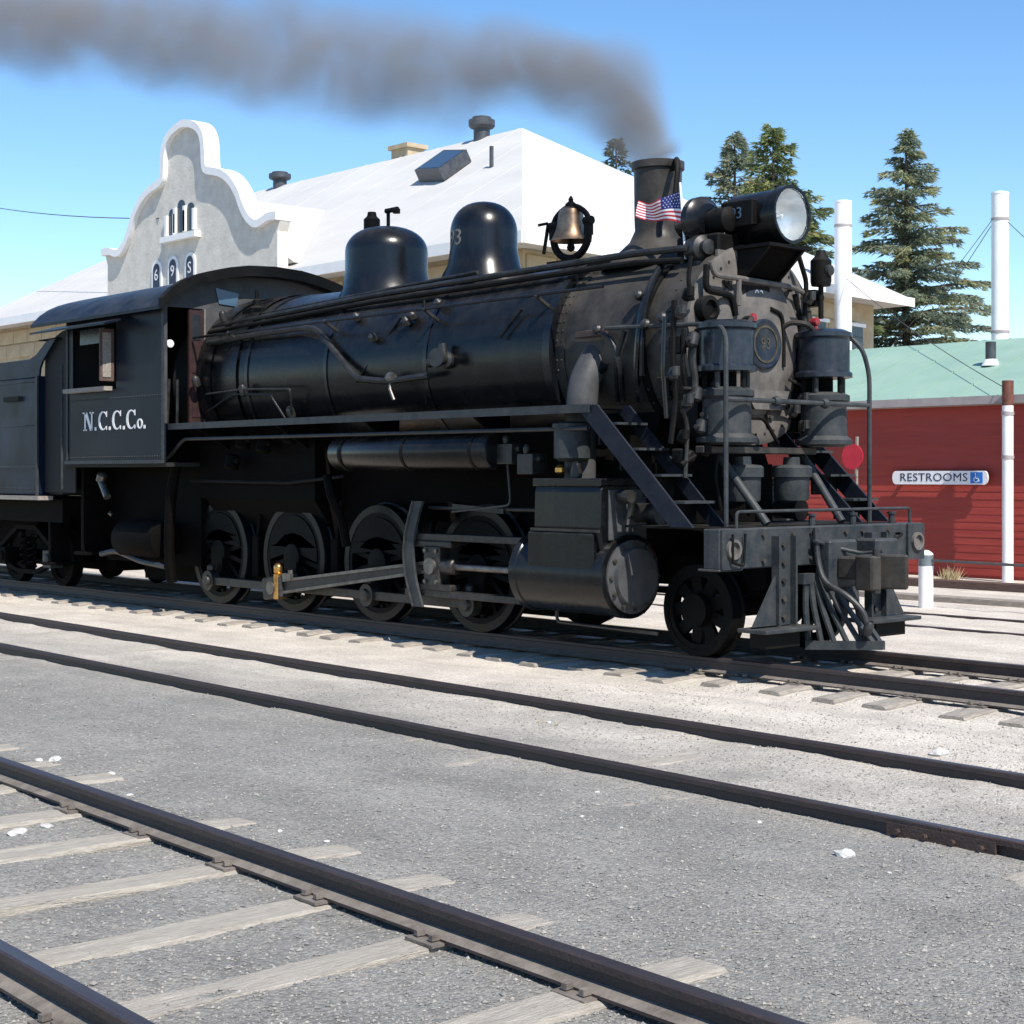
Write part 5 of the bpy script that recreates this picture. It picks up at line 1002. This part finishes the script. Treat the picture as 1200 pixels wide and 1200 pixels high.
for s in (-1, 1):
    g = G(); g.box2((CF - .008, s * .955, 2.44), (CF + .035, s * (1.16 if s < 0 else 1.455), 3.88)); dr = part(g, 'cab_door', 'door_red', None, smooth=False)  # far door drawn closed to stop the bright background showing through
    for z0_, z1_ in ((2.52, 3.0), (3.08, 3.45), (3.5, 3.82)):
        g = G(); g.box2((CF + .036, s * 1.0, z0_), (CF + .044, s * 1.12, z1_)); part(g, 'door_panel', 'door_red' if z0_ < 3.4 else 'window_glass', dr, smooth=False, bevel=.002)
    g = G(); g.box2((CF - .006, s * .935, 2.44), (CF + .05, s * .953, 3.9)); part(g, 'door_frame', 'letter_worn', dr, smooth=False)
    for q in (0, 1):
        g = G(); g.tube([(CF - .1, s * (1.40 - q * .14), 2.44), (CF - .12, s * (1.36 - q * .12), 3.0)], .02, 6); part(g, 'grab_pipe', 'pipe_grey')
g = G(); g.lathe([(.0, -.03), (.05, -.02), (.05, .02), (0, .03)], (CF - .14, -1.34, 3.45), AX, 14); part(g, 'gauge', 'white_letter')
g = G(); N_ = 24
outer = [(-1.64 + 3.28 * i / N_) for i in range(N_ + 1)]
poly = [(y, ztop(y * .985) - .03) for y in outer] + [(y, ztop(y * .985) - .07) for y in outer[::-1]]
g.prism(poly, lambda p_, q_, d: (d, p_, q_), -11.75, -8.13); part(g, 'cab_roof', 'cab_sky_tint', None, ang=30)
poly = [(y * 1.004, ztop(y * .985) + .06) for y in outer] + [(y, ztop(y * .985) - .075) for y in outer[::-1]]
g = G(); g.prism(poly, lambda p_, q_, d: (d, p_, q_), -8.16, -8.05); part(g, 'roof_edge', 'black_dull', None, ang=30)
g = G(); g.box2((-11.2, -1.45, 1.90), (-8.3, 1.45, 1.95)); part(g, 'cab_floor', 'interior', None, smooth=False)
g = G(); g.lathe([(1.02, -8.9), (1.02, -8.3)], (0, 0, BZ), AX, 40); part(g, 'backhead', 'interior')
g = G(); q_ = list(np.linspace(-1.46, 1.46, 15))
for ya, yb in zip(q_[:-1], q_[1:]): g.add([(x_, y_, z_) for x_ in (CB, CB + .04) for (y_, z_) in ((ya, 1.96), (yb, 1.96), (yb, ztop(yb) - .075), (ya, ztop(ya) - .075))], [(0, 1, 2, 3), (7, 6, 5, 4), (3, 2, 6, 7), (0, 4, 5, 1), (0, 3, 7, 4), (1, 5, 6, 2)])
part(g, 'cab_rear_blackout', 'interior', None, smooth=False)  # added sheet over the open cab rear keeps the inside dark
pr_ = [(-10.95, 3.84), (-11.35, 3.80), (-11.78, 3.66), (-11.87, 3.5), (-11.88, 3.2), (-11.88, 1.55), (-10.95, 1.55)]
g = G(); g.prism(pr_, lambda p_, q_, d: (p_, -1.36 + d, q_), 0, .02); part(g, 'gangway_curtain', 'interior', None, smooth=False)
g = G(); g.prism(pr_, lambda p_, q_, d: (p_, 1.36 + d, q_), 0, .02); part(g, 'gangway_curtain', 'interior', None, smooth=False)
# cab lettering, drawn with serifs
def lettering():
    z0_ = 2.385; H_ = .25; x = [-10.42]; yv = -CY - .004
    def poly(pts): 
        g = G(); g.prism(pts, lambda a_, b_, d: (a_, yv + d, z0_ + b_), -.003, .003); return g
    def letter(gs):
        q = G()
        for g_ in gs: q.add(g_.v, g_.f)
        part(q, 'letter', 'white_letter', sides[-1], smooth=False)
    def rect(a, b, c, d): return poly([(a, b), (c, b), (c, d), (a, d)])
    def C(x0, w, h):
        out = [(x0 + w / 2 + w / 2 * math.cos(t), h / 2 + h / 2 * math.sin(t)) for t in np.linspace(.62, 2 * PI - .62, 24)]
        inn = [(x0 + w * .56 + w * .36 * math.cos(t), h / 2 + h * .43 * math.sin(t)) for t in np.linspace(2 * PI - .75, .75, 24)]
        return [poly(out + inn), rect(x0 + w * .86, h * .70, x0 + w * .93, h * .99), rect(x0 + w * .86, h * .02, x0 + w * .93, h * .22)]
    def dot(x0): return rect(x0, 0, x0 + .045, .045)
    cx = -10.42
    letter([rect(cx + .03, 0, cx + .06, H_), rect(cx, 0, cx + .09, .02), rect(cx - .02, H_ - .02, cx + .08, H_), poly([(cx + .03, H_), (cx + .10, H_), (cx + .25, 0), (cx + .19, 0)]), rect(cx + .22, 0, cx + .25, H_), rect(cx + .18, H_ - .02, cx + .29, H_), dot(cx + .32)])
    for k, q in enumerate((.42, .80)): letter(C(cx + q, .25, H_) + [dot(cx + q + .29)])
    letter(C(cx + 1.18, .25, H_)); h = .13; w = .15; xo = cx + 1.46
    letter([poly([(xo + w / 2 + w / 2 * math.cos(t), h / 2 + h / 2 * math.sin(t)) for t in np.linspace(.01, 2 * PI, 20)] + [(xo + w / 2 + w * .25 * math.cos(t), h / 2 + h * .36 * math.sin(t)) for t in np.linspace(2 * PI, .01, 20)]), dot(xo + .17)])
sides = [o for o in bpy.data.objects if o.name.startswith('cab_side') and o.bound_box[0][1] < 0][:1]
lettering()
# under the cab
g = G(); g.box2((-10.9, -.9, .62), (-8.4, .9, 1.9)); part(g, 'cab_underframe', 'undergear', None, smooth=False)
g = G(); g.lathe([(.1, -10.0), (.24, -9.97), (.26, -9.9), (.26, -8.95), (.24, -8.9), (.1, -8.87)], (0, -1.1, .95), AX, 28); part(g, 'brake_reservoir', 'undergear')
pipe('brake_pipe', [(-10.5, -1.2, .72), (-10.1, -1.2, .78), (-9.4, -1.2, .66), (-8.75, -1.2, .62)], .04, 'pipe_grey', None, .15)
g = G(); g.lathe([(.04, -.06), (.07, -.04), (.07, .05), (.04, .08)], (-10.3, -1.3, 1.75), (.5, 0, 1), 12); g.cyl((-10.32, -1.3, 1.72), (-10.1, -1.32, 1.5), .05); g.lathe([(.0, -.04), (.04, 0), (0, .04)], (-10.05, -1.3, 1.28), n=12); part(g, 'injector', 'steel')
g = G(); g.box2((-10.9, -1.3, .75), (-10.82, -.9, 1.9)); g.box2((-11.0, -1.35, .70), (-10.65, -.9, .74)); part(g, 'cab_step', 'undergear', None, smooth=False)
pipe('cab_grab_iron', [(-11.02, -1.52, 1.6), (-11.02, -1.52, 3.3)], .018, 'frame_grey')

# ------------------------------------------------------------------ tender
T = thing('tender', 'dark riveted tender coupled behind the locomotive cab', 'tender', (-15.5, 0, RZ)); TF, TB, TY = -11.9, -19.6, 1.45
def tp(g, name, m, parent=None, **k): return g.build(name, m, parent if parent is not None else T, **k)
g = G(); g.box2((TB, -TY, 1.50), (TF, TY, 3.20)); tk = tp(g, 'tank', 'tender_sky_tint', None, bevel=.03, smooth=False)
prf = [(TF + .55, 3.72), (TF + .20, 3.66), (TF - .10, 3.50), (TF - .30, 3.45), (TB, 3.42), (TB, 3.19), (TF, 3.19), (TF + .02, 3.30), (TF + .10, 3.40)]
for s in (-1, 1):
    g = G(); g.prism(prf, lambda p_, q_, d: (p_, s * (TY - .01 + d), q_), -.03, .0); cs = tp(g, 'coal_board', 'tender_sky_tint', None, smooth=False)
    g = G(); g.box2((TB, s * (TY + .002), 1.90), (TF, s * (TY + .012), 1.93)); tp(g, 'belt_strip', 'frame_grey', tk, smooth=False)
    g = G(); g.box2((TF - .03, s * (TY + .002), 1.5), (TF + .02, s * (TY + .03), 3.2)); tp(g, 'corner_angle', 'frame_grey', tk, smooth=False)
    g = G(); g.box2((TB, s * (TY - .15), 1.44), (TF + .15, s * (TY + .08), 1.497)); tp(g, 'deck_edge', 'timber_grey', None, smooth=False)
    g = G(); g.box2((TB, s * (TY - .35), 1.12), (TF + .3, s * (TY - .22), 1.44)); tp(g, 'side_sill', 'undergear', None, smooth=False)
    pts = [(TF - .1 - i * .08, s * TY, zz) for zz in (1.6, 2.5, 3.12) for i in range(70)]
    q = G()
    for p_ in pts: q.lathe([(.011, 0), (.008, .007), (0, .008)], p_, (0, s, 0), 6)
    tp(q, 'rivets', 'tender_sky_tint', tk, kind='stuff')
    g = G(); g.box2((TF - 1.05, s * (TY + .002), 2.86), (TF - .55, s * (TY + .05), 2.93)); tp(g, 'tool_bracket', 'black_dull', tk, smooth=False)
g = G(); g.box2((TF + .0, -1.3, 1.52), (TF + .45, 1.3, 1.6)); tp(g, 'front_platform', 'interior', None, smooth=False)
g = G(); g.prism([(-1.44, 3.71), (1.44, 3.71), (1.44, 3.69), (-1.44, 3.69)], lambda p_, q_, d: (d, p_, q_), TF + .0, TF + .54); tp(g, 'apron', 'black_dull', None, smooth=False)
g = G(); g.box2((TB, -.35, .40), (TF + .2, .35, 1.43)); tp(g, 'tender_gap_block', 'undergear', None, smooth=False)  # added dark block hides the sunlit ground beyond the tender
TWX = (-12.42, -13.95, -17.3, -18.9); TW = .40
for x in TWX:
    for s in (-1, 1):
        rim, ty = wheel_geo(TW, 8, False, .12); w = tp(place(rim, x, s * -WY, RZ + TW, s), 'wheel', 'undergear'); tp(place(ty, x, s * -WY, RZ + TW, s), 'tyre', 'undergear', w)
        g = G(); g.box((x, s * .98, RZ + TW), (.26, .2, .26)); g.lathe([(.09, 0), (.08, .02), (0, .025)], (x, s * 1.081, RZ + TW), (0, s, 0), 14); tp(g, 'axle_box', 'frame_grey' if x > -13 else 'undergear', None, bevel=.02)
    g = G(); g.cyl((x, -.72, RZ + TW), (x, .72, RZ + TW), .08); tp(g, 'axle', 'undergear')
for xa, xb in ((TWX[0], TWX[1]), (TWX[2], TWX[3])):
    xm = (xa + xb) / 2
    for s in (-1, 1):
        g = G(); y_ = s * 1.0
        g.bar((xa + .12, y_, .72), (xm + .3, y_, 1.02), .09, .07); g.bar((xb - .12, y_, .72), (xm - .3, y_, 1.02), .09, .07); g.bar((xm - .3, y_, 1.02), (xm + .3, y_, 1.02), .09, .07)
        g.bar((xa + .12, y_, .52), (xm + .3, y_, .36), .09, .06); g.bar((xb - .12, y_, .52), (xm - .3, y_, .36), .09, .06); g.bar((xm - .3, y_, .36), (xm + .3, y_, .36), .09, .06)
        tf = tp(g, 'truck_frame', 'undergear', None, smooth=False)
        for q in (-.14, .14):
            g = G(); g.tube([(xm + q + .055 * math.cos(t), s * 1.0 + .055 * math.sin(t), .42 + .5 * t / (2 * PI * 5)) for t in np.linspace(0, 2 * PI * 5, 50)], .016, 5); tp(g, 'coil_spring', 'undergear', tf)
    g = G(); g.box2((xm - .2, -.95, .85), (xm + .2, .95, 1.119)); tp(g, 'bolster', 'undergear', None, smooth=False)
g = G(); g.box2((TF - .1, -1.25, .55), (TF - .04, -.95, 1.12)); g.box2((TF - .22, -1.3, .51), (TF + .1, -.92, .55)); tp(g, 'step', 'undergear', None, smooth=False)

# ------------------------------------------------------------------ flag on the smokebox
pb = atY(803.5, 272, -.50); ptp = atY(797, 214, -.50)
FL = thing('flag', 'small striped stars and stripes flag flying beside the smokestack', 'flag', pb)
g = G(); g.cyl(pb - Vector((0, 0, .25)), ptp, .011, n=8); g.build('pole', 'white_paint', FL)
g = G(); NU, NV = 16, 13; v = []
A0 = ptp.lerp(pb, .16); A1 = ptp.lerp(pb, .86); e0 = atY(747, 234, -.42); e1 = atY(748, 254, -.42)
for j in range(NV + 1):
    for i in range(NU + 1):
        u = i / NU; w_ = j / NV; p_ = A0.lerp(A1, w_).lerp(e0.lerp(e1, w_), u); p_ = p_ + Vector((0, .035 * math.sin(u * 9 + w_ * 2.0) * u ** .5, .02 * math.sin(u * 6) - .05 * math.sin(u * PI) * (1 - w_))); v.append(p_)
f = []; mi = []
for j in range(NV):
    for i in range(NU):
        f.append((j * (NU + 1) + i, j * (NU + 1) + i + 1, (j + 1) * (NU + 1) + i + 1, (j + 1) * (NU + 1) + i)); mi.append(2 if (i < NU * .42 and j < 7) else (0 if j % 2 == 0 else 1))
g.add(v, f); g.mi = mi; g.build('cloth', ['flag_red', 'flag_white', 'flag_blue'], FL, ang=80)
g = G()
for r_ in range(5):
    for c_ in range(6):
        u = .05 + .06 * c_ + (.0 if r_ % 2 == 0 else .03); w_ = .06 + .1 * r_; p_ = A0.lerp(A1, w_).lerp(e0.lerp(e1, w_), u) + Vector((0, .035 * math.sin(u * 9 + w_ * 2.0) * u ** .5, .02 * math.sin(u * 6) - .05 * math.sin(u * PI) * (1 - w_)))
        g.add([p_ + Vector((.007 * math.cos(k * PI * 2 / 5), -.006, .007 * math.sin(k * PI * 2 / 5))) for k in range(5)], [(0, 1, 2, 3, 4)])
g.build('stars', 'flag_white', FL, kind='stuff', smooth=False)

# ------------------------------------------------------------------ smoke plume
SM = [((771, 188), 28), ((763, 160), 38), ((745, 132), 48), ((712, 106), 56), ((660, 88), 64), ((580, 78), 74), ((480, 76), 86), ((380, 72), 90), ((290, 58), 86), ((200, 44), 80), ((100, 34), 76), ((0, 24), 74), ((-120, 12), 74)]
def smoke():
    pts = []
    for (px, py), r in SM: p = atY(px, py, 0); pts.append((p.x, p.z, r / scl(p)))
    pts.sort(); xa, xb = pts[0][0], pts[-1][0] + .3; zlo, zhi = 3.0, 18.0; rmax = 4.0
    xs = np.array([p[0] for p in pts]); zs = np.array([p[1] for p in pts]); rs = np.array([p[2] for p in pts])
    m = bpy.data.materials.new('smoke'); m.use_nodes = True; n = m.node_tree.nodes; l = m.node_tree.links; n.remove(n['Principled BSDF'])
    out = n['Material Output']; pv = n.new('ShaderNodeVolumePrincipled'); l.new(pv.outputs[0], out.inputs['Volume'])
    pv.inputs['Color'].default_value = (.56, .505, .46, 1); pv.inputs['Anisotropy'].default_value = .1
    g = n.new('ShaderNodeNewGeometry'); nz0 = n.new('ShaderNodeTexNoise'); nz0.inputs['Scale'].default_value = .9; nz0.inputs['Detail'].default_value = 3; l.new(g.outputs['Position'], nz0.inputs['Vector'])
    wv = n.new('ShaderNodeVectorMath'); wv.operation = 'MULTIPLY_ADD'; wv.inputs[1].default_value = (.9, .9, .9); l.new(nz0.outputs['Color'], wv.inputs[0]); l.new(g.outputs['Position'], wv.inputs[2])
    ws = n.new('ShaderNodeVectorMath'); ws.operation = 'SUBTRACT'; ws.inputs[1].default_value = (.45, .45, .45); l.new(wv.outputs[0], ws.inputs[0])
    sep = n.new('ShaderNodeSeparateXYZ'); l.new(ws.outputs[0], sep.inputs[0]); sp0 = n.new('ShaderNodeSeparateXYZ'); l.new(g.outputs['Position'], sp0.inputs[0])
    # near the stack the plume is narrow: use the unwarped position there
    wm = n.new('ShaderNodeMapRange'); wm.inputs['From Min'].default_value = -5; wm.inputs['From Max'].default_value = -1.6; l.new(sp0.outputs['X'], wm.inputs[0])
    mixv = n.new('ShaderNodeMix'); mixv.data_type = 'VECTOR'; l.new(wm.outputs[0], mixv.inputs[0]); l.new(ws.outputs[0], mixv.inputs[4]); l.new(g.outputs['Position'], mixv.inputs[5]); sep = n.new('ShaderNodeSeparateXYZ'); l.new(mixv.outputs[1], sep.inputs[0])
    tn = n.new('ShaderNodeMapRange'); tn.inputs['From Min'].default_value = xa; tn.inputs['From Max'].default_value = xb; l.new(sep.outputs['X'], tn.inputs[0])
    def curve(vals, lo, hi):
        c = n.new('ShaderNodeFloatCurve'); cm = c.mapping; cv = cm.curves[0]
        ts = (xs - xa) / (xb - xa); cv.points[0].location = (0, (vals[0] - lo) / (hi - lo)); cv.points[1].location = (1, (vals[-1] - lo) / (hi - lo))
        for t, v in list(zip(ts, vals))[1:]: cv.points.new(t, (v - lo) / (hi - lo))
        cm.update(); l.new(tn.outputs[0], c.inputs['Value']); mr = n.new('ShaderNodeMapRange'); mr.inputs['To Min'].default_value = lo; mr.inputs['To Max'].default_value = hi; l.new(c.outputs[0], mr.inputs[0]); return mr.outputs[0]
    zc = curve(zs, zlo, zhi); rc = curve(rs, 0, rmax)
    def M(op, a, b=None):
        q = n.new('ShaderNodeMath'); q.operation = op
        for k, v in enumerate((a, b)):
            if v is None: continue
            if isinstance(v, (int, float)): q.inputs[k].default_value = v
            else: l.new(v, q.inputs[k])
        return q.outputs[0]
    dz = M('DIVIDE', M('SUBTRACT', sep.outputs['Z'], zc), rc); dy = M('DIVIDE', sep.outputs['Y'], rc); d = M('SQRT', M('ADD', M('MULTIPLY', dz, dz), M('MULTIPLY', dy, dy)))
    fo = n.new('ShaderNodeMapRange'); fo.interpolation_type = 'SMOOTHSTEP'; fo.inputs['From Min'].default_value = 1.0; fo.inputs['From Max'].default_value = .25; l.new(d, fo.inputs[0])
    nz = n.new('ShaderNodeTexNoise'); nz.inputs['Scale'].default_value = 1.15; nz.inputs['Detail'].default_value = 7; nz.inputs['Distortion'].default_value = .8; nz.inputs['Roughness'].default_value = .6; l.new(g.outputs['Position'], nz.inputs['Vector'])
    nr = n.new('ShaderNodeMapRange'); nr.inputs['From Min'].default_value = .36; nr.inputs['From Max'].default_value = .62; nr.inputs['To Min'].default_value = .28; nr.inputs['To Max'].default_value = 1.0; l.new(nz.outputs[0], nr.inputs[0])
    # the first puffs climb straight out of the stack: distance to a slanted axis
    A_ = atY(771, 196, 0); B_ = atY(716, 108, 0); ab = B_ - A_
    pa = n.new('ShaderNodeVectorMath'); pa.operation = 'SUBTRACT'; pa.inputs[1].default_value = A_; l.new(mixv.outputs[1], pa.inputs[0])
    dt = n.new('ShaderNodeVectorMath'); dt.operation = 'DOT_PRODUCT'; dt.inputs[1].default_value = ab / ab.length_squared; l.new(pa.outputs[0], dt.inputs[0])
    cl = n.new('ShaderNodeClamp'); l.new(dt.outputs['Value'], cl.inputs[0]); sc_ = n.new('ShaderNodeVectorMath'); sc_.operation = 'SCALE'; sc_.inputs[0].default_value = ab; l.new(cl.outputs[0], sc_.inputs['Scale'])
    dd_ = n.new('ShaderNodeVectorMath'); dd_.operation = 'DISTANCE'; l.new(pa.outputs[0], dd_.inputs[0]); l.new(sc_.outputs[0], dd_.inputs[1])
    rr_ = M('ADD', M('MULTIPLY', cl.outputs[0], .42), .27); f2 = n.new('ShaderNodeMapRange'); f2.interpolation_type = 'SMOOTHSTEP'; f2.inputs['From Min'].default_value = 1.0; f2.inputs['From Max'].default_value = .3; l.new(M('DIVIDE', dd_.outputs['Value'], rr_), f2.inputs[0])
    plume0 = M('MULTIPLY', M('MULTIPLY', f2.outputs[0], M('ADD', M('MULTIPLY', nr.outputs[0], .6), .4)), M('DIVIDE', 1.5, rr_))
    # the smoke thins as it spreads
    den = M('DIVIDE', DENS, M('POWER', rc, 1.6)); tot = M('MULTIPLY', M('MULTIPLY', fo.outputs[0], nr.outputs[0]), den); l.new(M('MAXIMUM', tot, plume0), pv.inputs['Density'])
    MATS['smoke'] = m
    gm = G(); path = [(x, 0, z) for x, z in zip(xs[::-1], zs[::-1])]; rr = [r * 1.45 + (.35 if x < -1.33 else .0) for x, r in zip(xs[::-1], rs[::-1])]
    V = []; F = []; N = 20
    for i, (p, r) in enumerate(zip(path, rr)):
        a = Vector(path[max(i - 1, 0)]); b = Vector(path[min(i + 1, len(path) - 1)]); dd = (b - a).normalized() if i else Vector((-.25, 0, 1)).normalized(); up = Vector((0, 1, 0)); sd = dd.cross(up)
        V += [Vector(p) + (up * math.cos(2 * PI * k / N) + sd * math.sin(2 * PI * k / N)) * (r if i else r / 1.5 * 1.0) for k in range(N)]
    for i in range(len(path) - 1):
        for k in range(N): F.append((i * N + k, i * N + (k + 1) % N, (i + 1) * N + (k + 1) % N, (i + 1) * N + k))
    F += [tuple(range(N)), tuple((len(path) - 1) * N + k for k in range(N))[::-1]]; gm.add(V, F)
    o = gm.build('smoke', 'smoke', None, kind='stuff'); tag(o, 'grey brown smoke trailing back from the smokestack', 'smoke')
DENS = 1.1
smoke()
